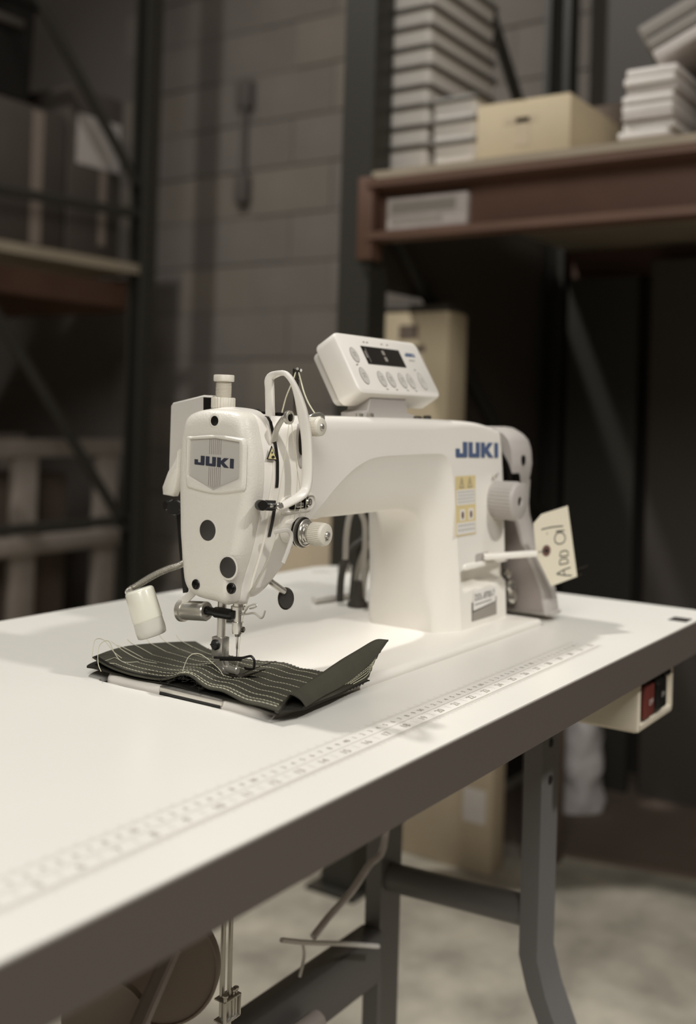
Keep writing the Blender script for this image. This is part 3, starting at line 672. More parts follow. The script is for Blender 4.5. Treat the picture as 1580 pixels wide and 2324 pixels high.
for r in range(2):
    for k in range(6):
        x = .3500 + k*.0062; z = .1130 - r*.0046
        ribbon(ic, [(x, z), (x+.0026, z+.0014), (x+.0042, z-.0010)], .0009, lambda a, b: onbody(a, b, .0007))
obj('sticker_print', ic, 'greyink', sk, 0, kind='stuff')
tr2 = MB()
for cx in (.3595, .3780): tr2.rings([[onbody(a, b, q) for a, b in ellipse(cx, .1240, .0026, .0040, 10)] for q in (.0005, .0007)])
obj('sticker_symbols', tr2, 'eyelet', sk, 0)
lb = patch(.3790, .4360, .0128, .0320, .0003, 'darksteel', 'model_plate', mc)
obj('plate_dark', MB().rings([[onbody(a, b, q) for a, b in [(.3795, .0132), (.4355, .0132), (.4355, .0265), (.3795, .0215)]] for q in (.0003, .0006)]), 'greyink', lb, 0)
obj('plate_label', MB().rings([[onbody(a, b, q) for a, b in [(.3815, .0235), (.4330, .0275), (.4330, .0430), (.3815, .0430)]] for q in (.0002, .0008)]), 'white', lb, 0)
tm = text_mb('DDL-8700-7', .0098, lambda a, b: onbody(.4070 + a*.92, .0362 + b, .0010))
ribbon(tm, [(.3840, .0292), (.4230, .0300)], .0008, lambda a, b: onbody(a, b, .0010))
obj('plate_text', tm, 'ink', lb, 0)
# dial, reverse lever, ledge
dl = obj('stitch_dial', MB().lathe(Wp(.4370, .0390, .1360), (0, -1, 0), [(0, .0200), (.0030, .0206, 1), (.0240, .0212, 1), (.0250, .0204), (.0275, .0196), (.0285, .0180), (.0285, .0052), (.0270, .0046), (.0270, 0)], 128, .06), 'cover', mc, 45)
obj('dial_hole', MB().lathe(Wp(.4370, .0118, .1360), (0, -1, 0), [(0, .0040), (.0006, .0038), (.0006, 0)], 20, squash=(.8, 1.2)), 'black', dl)
obj('dial_pin', MB().lathe(Wp(.4300, .0395, .1612), (0, -1, 0), [(0, .0022), (.003, .0020), (.004, 0)], 12), 'chrome', mc)
rv = obj('reverse_lever', MB().tube([Wp(.4050, .0370, .0772), Wp(.4120, .0300, .0776), Wp(.4560, .0010, .0795)], 0, 16, True, (.0062, .0034, (0, 0, 1))), 'paint', mc)
obj('lever_slot', MB().rings([[onbody(a, b, q) for a, b in rrect(.3880, .0715, .4180, .0815, .003, 4)] for q in (-.001, .0004)]), 'cover', mc, 0)
obj('column_ledge', MB().rings([[onbody(a, b, q) for a, b in pl] for q, pl in ((-.002, rrect(.3610, .0670, .4620, .0735, .002, 3)), (.0012, rrect(.3615, .0672, .4615, .0730, .002, 3)), (.0022, rrect(.3630, .0678, .4600, .0720, .0015, 3)))]), 'paint', mc, 50)
obj('small_screw', MB().lathe(Wp(.4400, .0395, .1640), (0, -1, 0), [(0, .0016), (.0006, .0014), (.0006, 0)], 10), 'cover', mc)
# hand-wheel side: dark motor, belt cover
obj('motor', MB().lathe(Wp(.4500, .0900, .1500), (1, 0, 0), [(0, .046), (.018, .048), (.018, .055), (.040, .055), (.040, 0)], 40).box((.4560, .052, T+.006), (.4880, .130, T+.13), .006), 'blackmetal', mc)
obj('motor_nut', MB().lathe(Wp(.4765, .0400, .0374), (-.3, -1, .1), [(0, .0075), (.005, .0075), (.007, .005), (.007, 0)], 16).lathe(Wp(.4815, .0400, .0250), (-.3, -1, .3), [(0, .0080), (.004, .0080), (.006, .005), (.006, 0)], 16).lathe(Wp(.4740, .0420, .0520), (-.3, -1, .1), [(0, .0055), (.004, .0055), (.005, 0)], 16), 'chrome', mc)
up = [(.1350, .2130), (.0700, .2150), (.0597, .2140), (.0480, .2080), (.0410, .2010), (.0370, .1900), (.0355, .1740), (.0370, .1620), (.0400, .1500), (.0420, .1400), (.1350, .1400)]
ups = [tuple(p)[:2] for p in even([(a, b, 0) for a, b in up + [up[0]]], 70, True)]
bc = obj('belt_cover', MB().rings([[Wp(x, a, b) for a, b in inset(ups, d)] for x, d in ((.4700, .004), (.4700, .0010), (.4712, 0), (.5180, 0), (.5250, .0020), (.5290, .0060), (.5310, .0130))]), 'cover', mc, 50)
lo = [(.1400, .1550), (.0400, .1550), (.0410, .1280), (.0395, .1150), (.0300, .0870), (.0150, .0560), (.0050, .0330), (.0010, .0120), (.0010, .0065), (.1400, .0065)]
obj('lower_cover', MB().prism(lo, lambda a, b, t: Wp(t, a, b), .4930, .5290, .0025), 'cover', bc, 50)
obj('cover_inside', MB().prism(inset(lo, .004), lambda a, b, t: Wp(t, a, b), .4915, .4932), 'bar', bc, 0)
obj('cover_tab', MB().box((.4820, .030, T+.128), (.4960, .060, T+.152), .002), 'cover', bc)
obj('cover_hole', MB().prism(ellipse(.4955, .1780, .0042, .0056, 20), lambda a, b, t: Wp(a, t, b), .0340, .0600), 'black', bc)
obj('cover_foot', MB().box((.4980, -.004, T+.0062), (.5240, .0120, T+.0105), .0015), 'cover', bc)
# control panel on the arm
pn = lambda a, b, c: Wp(.1955 + a*1.02 + .003*b/.0637, .0600 + b*.0355/.0637 + c*.845, .2445 + b*.0570/.0637 - c*.53)
def pslab(a0, a1, b0, b1, c0, c1, r, ch=.003):
    pl = rrect(a0, b0, a1, b1, r, 5)
    return MB().rings([[pn(a, b, c) for a, b in p] for c, p in ((c0, inset(pl, ch*.9)), (c0+ch*.35, inset(pl, ch*.25)), (c0+ch, pl), (c1-ch, pl), (c1-ch*.3, inset(pl, ch*.3)), (c1, inset(pl, ch)))])
bk = obj('panel_bracket', MB().prism([(.2080, .2200), (.2080, .2260), (.2180, .2285), (.2230, .2440), (.2850, .2440), (.2900, .2270), (.3050, .2250), (.3050, .2200)], lambda a, b, t: Wp(a, t, b), .066, .090, .0008), 'cover', mc)
obj('bracket_screws', MB().lathe(Wp(.2040, .0660, .2215), (0, 0, 1), [(0, .0035), (.0035, .0035), (.0045, .002), (.0045, 0)], 14).lathe(Wp(.2190, .0640, .2215), (0, 0, 1), [(0, .0035), (.0040, .0035), (.005, .002), (.005, 0)], 14), 'chrome', bk)
cpn = obj('control_panel', pslab(0, .1500, 0, .0640, 0, .0260, .008), 'paint', mc, 40)
obj('panel_back', pslab(.006, .144, .006, .0600, .0255, .036, .006), 'greypaint', cpn, 40)
obj('panel_display', MB().rings([[pn(a, b, c) for a, b in [(.0365, .0315), (.1050, .0315), (.1050, .0510), (.0365, .0510)]] for c in (.001, -.0006)]), 'screen', cpn, 0, label='dark display window')
sg = MB()
for b0 in (.0360, .0430): sg.rings([[pn(a, b, c) for a, b in rrect(.0700, b0, .0745, b0+.005, .001, 2)] for c in (-.0004, -.0008)])
obj('display_digit', sg, 'greyink', cpn, 0)
obj('display_segments', MB().rings([[pn(a, b, c) for a, b in [(.0420, .0335), (.0425, .0335), (.0425, .0485), (.0420, .0485)]] for c in (-.0004, -.0008)]).rings([[pn(a, b, c) for a, b in [(.0385, .038), (.0405, .038), (.0405, .0455), (.0385, .0455)]] for c in (-.0004, -.0008)]), 'greyink', cpn, 0)
for cx, cy_, ry in ((.0190, .0400, .0082), (.0190, .0180, .0090), (.0480, .0160, .0085), (.0640, .0160, .0085), (.0850, .0160, .0085), (.1010, .0160, .0085), (.1240, .0170, .0100)):
    o_ = ellipse(cx, cy_, .0062, ry, 22); i_ = ellipse(cx, cy_, .0056, ry-.0006, 22)
    btn = obj('panel_button', MB().rings([[pn(a, b, c) for a, b in i_] for c in (.0004, -.0006)]), 'greypaint', cpn, 30)
    obj('button_outline', MB().rings([[pn(a, b, c) for a, b in pl] for c, pl in ((-.0004, o_), (-.0005, i_))], False, False), 'bar', btn, 0)
    mk = MB(); ribbon(mk, [(cx-.0025, cy_+.0020), (cx+.0025, cy_+.0020)], .0007, lambda a, b: pn(a, b, -.0008)); ribbon(mk, [(cx-.0022, cy_-.0020), (cx, cy_+.0004), (cx+.0022, cy_-.0020)], .0007, lambda a, b: pn(a, b, -.0008))
    obj('button_symbol', mk, 'bar', btn, 0)
pk = MB()
for x in (.0140, .0440, .0500, .0760, .0860, .1180): ribbon(pk, [(x, .0555 if x in (.0500, .0760, .0860, .0440) else .0290), (x+.0035, .0560 if x in (.0500, .0760, .0860, .0440) else .0300)], .0014, lambda a, b: pn(a, b, -.0003))
for x in (.0480, .0650, .0850, .1010): ribbon(pk, [(x, .0055), (x+.003, .0050)], .0012, lambda a, b: pn(a, b, -.0003))
for k in range(5): ribbon(pk, [(.1180+k*.0022, .0405), (.1193+k*.0022, .0405)], .0018, lambda a, b: pn(a, b, -.0003))
obj('panel_marks', pk, 'greyink', cpn, 0)
obj('panel_lettering', logo_mb(.1140, .1330, .0450, .0490, lambda a, b, t: pn(a, b, -.0002-t)), 'blue', cpn, 0)
obj('arm_top_screws', MB().lathe(Wp(.3060, .0640, .2200), (0, 0, 1), [(0, .0048), (.0035, .0048), (.0045, .003), (.0045, 0)], 16).lathe(Wp(.3220, .0620, .2200), (0, 0, 1), [(0, .0042), (.0045, .0042), (.0055, .002), (.0055, 0)], 16).lathe(Wp(.3140, .0700, .2200), (0, 0, 1), [(0, .0060), (.0030, .0060), (.0030, 0)], 16), 'darksteel', mc)

# ------------------------------------------------------------------ cloth sample under the foot
eAD = [(0.0100, 0.2000, 0.0140), (0.0020, 0.1769, 0.0128), (-0.0020, 0.1571, 0.0118), (-0.0018, 0.1352, 0.0108), (0.0027, 0.1112, 0.0110), (0.0040, 0.0866, 0.0165), (0.0010, 0.0579, 0.0122), (-0.0035, 0.0260, 0.0112), (-0.0060, 0.0052, 0.0108), (-0.0081, -0.012, 0.0105)]
eAB = [(0.0100, 0.2000, 0.0140), (0.0448, 0.2120, 0.0125), (0.0719, 0.2140, 0.0115), (0.1056, 0.2030, 0.0105), (0.1288, 0.1919, 0.0095)]
eBC = [(0.1288, 0.1919, 0.0095), (0.1090, 0.1505, 0.0095), (0.1060, 0.1098, 0.0095), (0.1135, 0.0799, 0.0095), (0.1123, 0.0495, 0.0095), (0.1092, 0.0314, 0.010)]
eDC = [(-0.0081, -0.012, 0.0105), (0.0182, -0.0011, 0.0105), (0.0659, 0.0156, 0.010), (0.1092, 0.0314, 0.010)]
NU, NV = 60, 84
qAD, qBC = cat(eAD, NV+1), cat(eBC, NV+1); qAB, qDC = cat(eAB, NU+1), cat(eDC, NU+1)
A_, B_, D_, C_ = Vector(eAD[0]), Vector(eAB[-1]), Vector(eAD[-1]), Vector(eDC[-1])
def coons(u, v):
    iu, iv = u*NU, v*NV
    def smp(q, t):
        k = min(int(t), len(q)-2); return q[k].lerp(q[k+1], t-k)
    p = (1-u)*smp(qAD, iv) + u*smp(qBC, iv) + (1-v)*smp(qAB, iu) + v*smp(qDC, iu)
    p = p - ((1-u)*(1-v)*A_ + u*(1-v)*B_ + (1-u)*v*D_ + u*v*C_)
    hump = .0022*math.exp(-((v-.52)/.07)**2)*(1-u)**1.2 - .0012*math.exp(-((v-.62)/.06)**2)*(1-u) + .0018*math.exp(-((v-.72)/.06)**2)*(1-u*.6) - .0010*math.exp(-((v-.84)/.05)**2)
    p.z += hump*(u > -1) + .0009*math.sin(v*22+u*3)*u*(1-u)*2
    px, py = NX - p.x, NY - p.y                     # the foot presses the cloth flat
    k = math.exp(-(px*px/(.018**2) + py*py/(.014**2))); p.z = p.z*(1-k) + .0085*k
    p.z = max(p.z, .0078)
    return p
def sheet_mb(fn, nu, nv, th, edge=0.0):
    top = [[fn(u/nu, v/nv) for v in range(nv+1)] for u in range(nu+1)]
    mb = MB(); vs = []; fs = []
    for k in (0, 1):
        for row in top:
            for p in row: vs.append(Wp(p.x, p.y, p.z - (th if k else 0)))
    id_ = lambda k, u, v: k*(nu+1)*(nv+1) + u*(nv+1) + v
    for u in range(nu):
        for v in range(nv):
            fs.append((id_(0, u, v), id_(0, u+1, v), id_(0, u+1, v+1), id_(0, u, v+1)))
            fs.append((id_(1, u, v), id_(1, u, v+1), id_(1, u+1, v+1), id_(1, u+1, v)))
    for u in range(nu):
        for v in (0, nv): fs.append((id_(0, u, v), id_(0, u+1, v), id_(1, u+1, v), id_(1, u, v)))
    for v in range(nv):
        for u in (0, nu): fs.append((id_(0, u, v), id_(0, u, v+1), id_(1, u, v+1), id_(1, u, v)))
    return mb.add(vs, fs)
def pinked(u, v):            # zigzag cut along the far edge
    p = coons(u, v)
    if u > .98: p.x += .0011*(1 if int(v*NV) % 2 else -1)*(1 if v > .18 else .3)
    return p
swatch = thing('cloth_swatch', 'dark olive cloth sample with rows of pale stitching under the needle', 'cloth', Wp(.05, .09, .0066))
obj('top_layer', sheet_mb(pinked, NU, NV, .0011), 'cloth', swatch, 60)
def under(u, v):
    p = coons(u*.9, v*.97+.02); d = (1-u)**3
    p.x -= .003*d*(1 if v < .6 else .3); p.z = .0072 + (.0012 + .0016*math.sin(v*17))*d*0.5
    return p
def under2(u, v):
    p = under(u, v); lowx = [(0.03, .0010), (.12, -.0012), (.2, .0020), (.36, .0026), (.52, .0026), (.70, .0010), (.9, -.0025), (1, -.0045)]
    t = v
    for (a, xa), (b, xb_) in zip(lowx, lowx[1:]):
        if a <= t <= b: tx = xa + (xb_-xa)*(t-a)/(b-a); break
    else: tx = lowx[0][1] if t < .03 else lowx[-1][1]
    k = (1-u)**2; p.x = p.x*(1-k) + tx*k
    return p
obj('under_layer', sheet_mb(under2, 30, 60, .0010), 'clothdark', swatch, 60, label='darker ribbed layer below')
# fringe of fluff on the raised fold
fz = MB()
for k in range(70):
    v = .40 + .22*random.random(); p = coons(0.0 + .03*random.random(), v); p.z -= .003*random.random() + .001
    a = random.uniform(0, 6.28); d = Vector((-.4 + .6*math.cos(a), .7*math.sin(a), random.uniform(-.5, .5))).normalized()*random.uniform(.003, .007)
    q = p + d*.5 + Vector((0, 0, random.uniform(-.001, .001)))
    fz.tube([Wp(*p), Wp(*q), Wp(*(p+d))], .00018, 4)
def fold(u, v):
    a = at_(qDC, v*NU/N) if False else qDC[min(int(v*NU), NU)]; b = at_(S_, min(1, v*.79)); p = a.lerp(b, u); p.z = .0088 - .0006*u
    return p
FOLD = fold
obj('frayed_edge', fz, 'clothdark', swatch, 0, kind='stuff')
# overlock look along the pinked near edge
ov = MB()
for k in range(90):
    v = .005 + k/91*.42; p = coons(.012, v); q = coons(.045, v + .006)
    ov.tube([Wp(p.x, p.y, p.z+.0002), Wp(q.x, q.y, q.z+.0004)], .00035, 4)
obj('edge_stitching', ov, 'clothdark', swatch, 0)
# turned-up flap
fR = [(0.0110, -0.0085, 0.0185), (0.0220, -0.0070, 0.0195), (0.0348, -0.0060, 0.0205), (0.0592, -0.0066, 0.0260), (0.0808, -0.0068, 0.0310), (0.1041, -0.0080, 0.0360), (0.1222, -0.0092, 0.0400), (0.1305, -0.0110, 0.0400), (0.1334, -0.0140, 0.0388)]
fF = [(0.0165, -0.0185, 0.0098), (0.0438, -0.0142, 0.0115), (0.0654, -0.0142, 0.0140), (0.0816, -0.0158, 0.0182), (0.0939, -0.0172, 0.0228), (0.1078, -0.0178, 0.0280), (0.1217, -0.0160, 0.0330), (0.1338, -0.0142, 0.0380)]
fS = [(0.0150, -0.0190, 0.0085), (0.0404, -0.0165, 0.0080), (0.0614, -0.0150, 0.0078), (0.0890, -0.0112, 0.0078), (0.1120, -0.0086, 0.0080), (0.1195, -0.0090, 0.0150), (0.1205, -0.0120, 0.0240), (0.1290, -0.0152, 0.0360)]
fL = [(-0.0010, -0.0090, 0.0106), (0.0182, -0.0005, 0.0108), (0.0400, 0.0072, 0.0110), (0.0660, 0.0150, 0.0112), (0.0850, 0.0180, 0.0150), (0.1000, 0.0100, 0.0230), (0.1120, -0.0010, 0.0320), (0.1240, -0.0085, 0.0375), (0.1325, -0.0130, 0.0386)]
N = 48
R_, F_, S_, L_ = cat(fR, N+1), cat(fF, N+1), cat(fS, N+1), cat(fL, N+1)
def at_(q, t):
    t *= N; k = min(int(t), N-1); return q[k].lerp(q[k+1], t-k)
def flap(u, v):
    l, r_, f_ = at_(L_, v), at_(R_, v), at_(F_, v)
    ctrl = [l, l.lerp(r_, .6) + Vector((0, 0, .0022*(1-v))), r_, r_.lerp(f_, .5) + Vector((0, -.0016, .0012)), f_]
    k = u*4; i = min(int(k), 3); t = k-i
    a, b, c, d = ctrl[max(i-1, 0)], ctrl[i], ctrl[i+1], ctrl[min(i+2, 4)]
    return 0.5*((2*b) + (c-a)*t + (2*a-5*b+4*c-d)*t*t + (3*b-a-3*c+d)*t**3)
obj('turned_flap', sheet_mb(flap, 24, N, .0010), 'cloth', swatch, 60)
obj('fold_shade_layer', sheet_mb(FOLD, 8, 40, .0008), 'clothdark', swatch, 60)  # dark layer added to shade the opening under the flap
def under_flap(u, v):
    f_, s_ = at_(F_, v), at_(S_, v); p = f_.lerp(s_, u); p.y += .0016*math.sin(math.pi*u) + .0008; p.z -= .0003
    if u > .95: p.z += .0007*(1 if int(v*N) % 2 else -1)*(v > .5)
    return p
obj('flap_underside', sheet_mb(under_flap, 10, N, .0008), 'cloth', swatch, 60)
# rows of stitches: each dash a small thread, one row a part
def dashes(fn, s0, s1, n, r=.00042, gap=.30):
    mb = MB()
    for k in range(n):
        a = s0 + (s1-s0)*k/n; b = s0 + (s1-s0)*(k+1-gap)/n
        pts = []
        for j, h in ((0, -.0001), (.08, .0002), (.5, .0003), (.92, .0002), (1, -.0001)):
            p = fn(a + (b-a)*j); pts.append(Wp(p.x, p.y, p.z+h))
        mb.tube(pts, r, 6)
    return mb
rows_ = [(.085, .15), (.18, .10), (.29, .22), (.40, .19), (.52, .17), (.65, .17), (.775, .16), (.90, .15)]
for i, (u0, v0) in enumerate(rows_):
    w1 = [.10, .19, .30, .42, .54, .67, .79, .91][i]
    fn = lambda v, u0=u0, w1=w1, i=i: coons(u0 + (w1-u0)*v + .008*math.sin(v*9+i), v)
    obj('stitch_row', dashes(fn, v0, .985, 50, .00028 if i < 2 else .00022), 'thread', swatch, 40)
# extra short row near the near edge
fn = lambda v: coons(.055 + .012*math.sin(v*7), v)
obj('stitch_row', dashes(fn, .50, .985, 25, .00036), 'thread', swatch, 40)
for k in range(4):
    fn = lambda t, k=k: under_flap(.20 + .17*k, .45 + t*.42) + Vector((0, -.0012, 0))
    obj('stitch_row', dashes(fn, .05 + .08*k, .95, 14, .0003), 'thread', swatch, 40)
# loose thread tails
def thr(name, pts, r=.0003, par=swatch): return obj(name, MB().tube(cat([Wp(*p) for p in pts], 30), r, 6), 'thread', par, 40)
for (u0, v0, dx, dy, dz) in ((.40, .19, -.006, .008, .010), (.52, .17, -.003, .007, .010), (.65, .17, .002, .010, .010), (.775, .16, .000, .010, .012), (.90, .15, .000, .008, .010)):
    p = coons(u0, v0); q = coons(u0-.012, .02)
    thr('thread_tail', [tuple(p + Vector((0, 0, .0004))), tuple(q + Vector((0, 0, .0009))), tuple(q + Vector((dx*.6, dy*.5, dz*.25))), tuple(q + Vector((dx, dy, dz*.55)))])
p0 = coons(.085, .15); p1 = coons(.18, .10); p2 = coons(.29, .22)
thr('thread_tail', [tuple(p0 + Vector((0, 0, .0004))), tuple(p0 + Vector((-.004, .010, .0006))), tuple(p1 + Vector((-.006, -.002, .0008))), tuple(p1 + Vector((0, 0, .0005)))])
thr('thread_tail', [tuple(p2 + Vector((0, 0, .0005))), tuple(p2 + Vector((-.010, .008, .001))), tuple(p2 + Vector((-.008, .020, .006))), tuple(p2 + Vector((-.010, .026, .016))), tuple(p2 + Vector((-.022, .024, .014))), tuple(p2 + Vector((-.034, .012, .004))), tuple(p2 + Vector((-.036, .006, -.002)))])
thr('thread_tail', [tuple(p1 + Vector((.002, -.006, .0006))), tuple(p1 + Vector((.004, .006, .004))), tuple(p1 + Vector((.004, .018, .012))), tuple(p1 + Vector((-.006, .018, .014))), tuple(p1 + Vector((-.018, .008, .008))), tuple(p1 + Vector((-.022, .004, .002)))])
thr('thread_tail', [tuple(coons(.36, .30) + Vector((0, 0, .0004))), tuple(coons(.34, .22) + Vector((0, 0, .0006))), tuple(coons(.30, .12) + Vector((0, .001, .004))), tuple(coons(.24, .05) + Vector((0, .004, .010)))])
thr('thread_tail', [tuple(coons(.20, .47) + Vector((0, 0, .0006))), tuple(coons(.24, .50) + Vector((0, .002, .010))), tuple(coons(.30, .54) + Vector((0, .002, .0115))), tuple(coons(.36, .60) + Vector((0, 0, .006))), tuple(coons(.38, .63) + Vector((0, 0, .0008)))])
# cross seam
sm_ = MB().tube(cat([Wp(*(coons(u, .66 + .02*u) + Vector((0, 0, .0002)))) for u in (.35, .5, .65, .8, .99)], 20), .0005, 5)
obj('cross_seam', sm_, 'clothdark', swatch, 40)

# ------------------------------------------------------------------ sewing thread along the machine
sth = MB()
sth.tube(cat([Wp(.1086, .0830, .2235), Wp(.1051, .0760, .2379), Wp(.1060, .0700, .2520), Wp(.1085, .0690, .2600)], 20), .00055, 6)
sth.tube(cat([Wp(.1103, .0680, .2600), Wp(.1071, .0620, .2501), Wp(.1018, .0550, .2418), Wp(.0996, .0490, .2337), Wp(.0987, .0440, .2280), Wp(.0977, .0390, .2230)], 30), .00065, 6)
sth.tube(cat([Wp(.0575, .0360, .2170), Wp(.0560, .0380, .1900), Wp(.0530, .0400, .1640), Wp(.0520, .0420, .1500)], 20), .00025, 5)
sth.tube(cat([Wp(.0600, .0360, .2190), Wp(.0680, .0370, .1900), Wp(.0790, .0380, .1560), Wp(.0790, .0390, .1380)], 20), .00025, 5)
sth.tube(cat([Wp(.0690, .0360, .1880), Wp(.0740, .0385, .1700), Wp(.0745, .0400, .1500), Wp(.0720, .0400, .1260)], 20), .00022, 5)
sth.tube(cat([Wp(.0885, .0400, .1900), Wp(.0890, .0400, .1560), Wp(.0880, .0395, .1400)], 10), .00022, 5)
sth.tube(cat([Wp(.0560, .0390, .1480), Wp(.0560, .0500, .1100), Wp(.0560, .0690, .0760), Wp(.0560, .0740, .0620), Wp(.0560, .0775, .0480), Wp(.0552, .0796, .0120)], 34), .00022, 5)
tag(obj('sewing_thread', sth, 'thread', None, 40), 'fine pale thread running from the pin through the needle', 'thread')
lint = tag(obj('lint', MB().tube(cat([Wp(.235, .062, .0068), Wp(.240, .0605, .0072), Wp(.245, .0600, .0068)], 8), .0006, 5), 'ink', None, 40), 'tiny dark thread scrap on the machine bed', 'scrap')

# ------------------------------------------------------------------ gooseneck lamp
ln = thing('gooseneck_lamp', 'small white work lamp on a bent metal gooseneck behind the head', 'lamp', Wp(.073, .153, .10))
gp = cat([Wp(.0680, .1330, .1060), Wp(.0560, .1340, .0990), Wp(.0462, .1380, .0940), Wp(.0400, .1455, .0905), Wp(.0333, .1544, .0850), Wp(.0265, .1640, .0775), Wp(.0215, .1680, .0735), Wp(.0160, .1660, .0715), Wp(.0135, .1570, .0705)], 420)
rr = [.0026 + .0005*math.cos(i*math.pi/2.5) for i in range(420)]
obj('gooseneck', MB().tube(gp, rr, 12), 'steel', ln, 60)
a0 = Vector(Wp(.0128, .1500, .0735)); a1 = Vector(Wp(.0180, .1395, .0395)); dd = (a1-a0).normalized(); LL = (a1-a0).length
obj('lamp_shade', MB().lathe(a0, dd, [(-.0030, .0000), (-.0030, .0100), (-.0022, .0113), (-.0008, .0120), (LL*.62, .0125), (LL*.62, .0122), (LL*.64, .0122)], 40), 'shade', ln, 50)
obj('lens', MB().lathe(a0 + dd*LL*.62, dd, [(0, .0120), (LL*.25, .0124), (LL*.38, .0118), (LL*.40, .0105), (LL*.40, 0)], 40), 'lens', ln, 60)

# ------------------------------------------------------------------ paper tag on the reverse lever
tgn = Vector((-.40, -.917, 0)).normalized(); tgx = Vector((.917, -.40, 0)).normalized()
tg0 = Vector(Wp(.4620, -.0030, .0800))
CAMP = Vector((-.6244, -.4820, T+.2253))
def on_tag(px, py, t=0.0):
    """tag-plane coordinates in millimetres (right, up) from the eyelet side"""
    return tuple(tg0 + tgx*px/1000 + Vector((0, 0, py/1000)) + tgn*t/1000)
TGK = .1275        # millimetres per drawing unit
def tq(a, b): return ((a-915)*TGK*1.22 + 9.0, (1035-b)*TGK + 2.0)
tg = thing('paper_tag', 'cream paper tag hand-lettered ADD OIL tied to the white lever', 'tag', tuple(tg0))
tpoly = [tq(*p) for p in [(862, 722), (1108, 657), (1218, 1276), (972, 1342), (822, 1066), (790, 798)]]
obj('card', MB().rings([[on_tag(a, b, t) for a, b in tpoly] for t in (-.2, .2)]), 'tag', tg, 0)
ey = tq(915, 1035)
obj('eyelet', MB().lathe(on_tag(ey[0], ey[1], .2), tgn, [(0, .0062), (.0003, .0062), (.0005, .0040), (.0004, .0022), (.0004, 0)], 24), 'eyelet', tg)
obj('eyelet_hole', MB().lathe(on_tag(ey[0], ey[1], .6), tgn, [(0, .0024), (.0002, .0024), (.0002, 0)], 16), 'black', tg)
ink = MB(); pen = lambda a, b: on_tag(a, b, .35)
def stroke(pts, wd=1.35): ribbon(ink, [tuple(p)[:2] for p in cat([tq(*p)+(0,) for p in pts], 28)], wd, pen)
stroke([(1150, 1192), (1085, 1210), (1018, 1240)]); stroke([(1018, 1240), (1090, 1256), (1165, 1264)]); stroke([(1082, 1206), (1090, 1232), (1097, 1258)])
stroke([(1045, 1162), (1085, 1158), (1128, 1152)]); stroke([(1045, 1162), (1046, 1126), (1078, 1112), (1116, 1120), (1128, 1152)])
stroke([(1046, 1092), (1086, 1092), (1124, 1090)]); stroke([(1046, 1092), (1050, 1056), (1084, 1044), (1118, 1054), (1124, 1090)])
stroke([(990, 930), (1010, 890), (1060, 888), (1090, 925), (1080, 968), (1035, 984), (998, 965), (990, 930)])
stroke([(1000, 874), (1040, 871), (1082, 868)]); stroke([(914, 890), (921, 889)], 1.7); stroke([(862, 852), (960, 836), (1068, 830)])
obj('handwriting', ink, 'ink', tg, 0, label='black marker words reading up the tag')
obj('tag_wire', MB().tube(cat([tuple(Vector(on_tag(40, -30, -1))), tuple(Vector(on_tag(56, -24, -6))), tuple(Vector(on_tag(80, -19, -8)))], 12), .0006, 5).tube(cat([tuple(Vector(on_tag(40, -31, -1))), tuple(Vector(on_tag(54, -29, -4))), tuple(Vector(on_tag(70, -28, -6)))], 12), .0006, 5).tube(cat([on_tag(ey[0], ey[1], .8), tuple(Vector(on_tag(ey[0]-5, ey[1]+.5, 1.6))), tuple(Vector(on_tag(-3, 1, 1.0)))], 10), .0005, 5), 'darksteel', tg, 40)

# ------------------------------------------------------------------ switch box under the table
sb = thing('switch_box', 'cream switch box with red and black buttons under the table edge', 'switch box', (.535, -.075, T-.10))
hx_ = rrect(.478, -.1000, .5960, -.0372, [.004, .004, .005, .005], 4)
hh = MB().rings([[Wp(a, y, b) for a, b in pl] for y, pl in ((-.020, hx_), (-.106, hx_), (-.1095, inset(hx_, .001)), (-.1105, inset(hx_, .003)), (-.1105, inset(hx_, .0075)), (-.1075, inset(hx_, .0095)), (-.1060, inset(hx_, .0100)))])
obj('housing', hh, 'box', sb, 40)
obj('button_well', MB().box((.4905, -.1078, T-.0895), (.5640, -.1055, T-.0455), .001), 'black', sb)
rbt = obj('red_button', MB().box((.4930, -.1135, T-.0880), (.5230, -.1070, T-.0520), .003), 'red', sb, label='red off button')
obj('button_symbol', text_mb('OFF', .0085, lambda a, b: Wp(.5100 + a*.9, -.1137, -.0720 + b)), 'white', rbt, 0)
bbt = obj('black_button', MB().box((.5290, -.1150, T-.0860), (.5600, -.1070, T-.0520), .003).box((.5240, -.1165, T-.0580), (.5400, -.1080, T-.0470), .003).box((.5480, -.1180, T-.0520), (.5650, -.1080, T-.0440), .003), 'black', sb, label='black on button')
obj('button_symbol', text_mb('ON', .0080, lambda a, b: Wp(.5450 + a*.9, -.1152, -.0700 + b)), 'labelpaper', bbt, 0)

# ------------------------------------------------------------------ knee lifter under the table
kn = thing('knee_lifter', 'knee lifter with round grey-brown pads on a diagonal bar under the table', 'knee lifter', (0.0, .08, T-.19))
kd = Vector((-.88, -.47, .05)).normalized()
obj('knee_pad', MB().lathe(Wp(-.0230, .0800, -.1945), kd, [(-.010, .0410), (-.008, .0440), (0, .0445), (.0016, .0435), (.0016, .0422), (.0002, .0415), (.0002, 0)], 56), 'knee', kn, 40)
obj('lower_pad', MB().lathe(Wp(-.0730, .0860, -.2180), kd, [(-.008, .0300), (-.006, .0320), (0, .0325), (.0012, .0318), (.0004, .0300), (.0004, 0)], 56), 'kneelight', kn, 40, label='lighter grey pad')
bar_ = MB().tube([Wp(-.0370, .0560, -.1680), Wp(-.0660, .0560, -.2050), Wp(-.1360, .0560, -.2950)], 0, 12, True, (.0130, .0060, (.6, -.8, 0)))
obj('diagonal_bar', bar_, 'bar', kn)
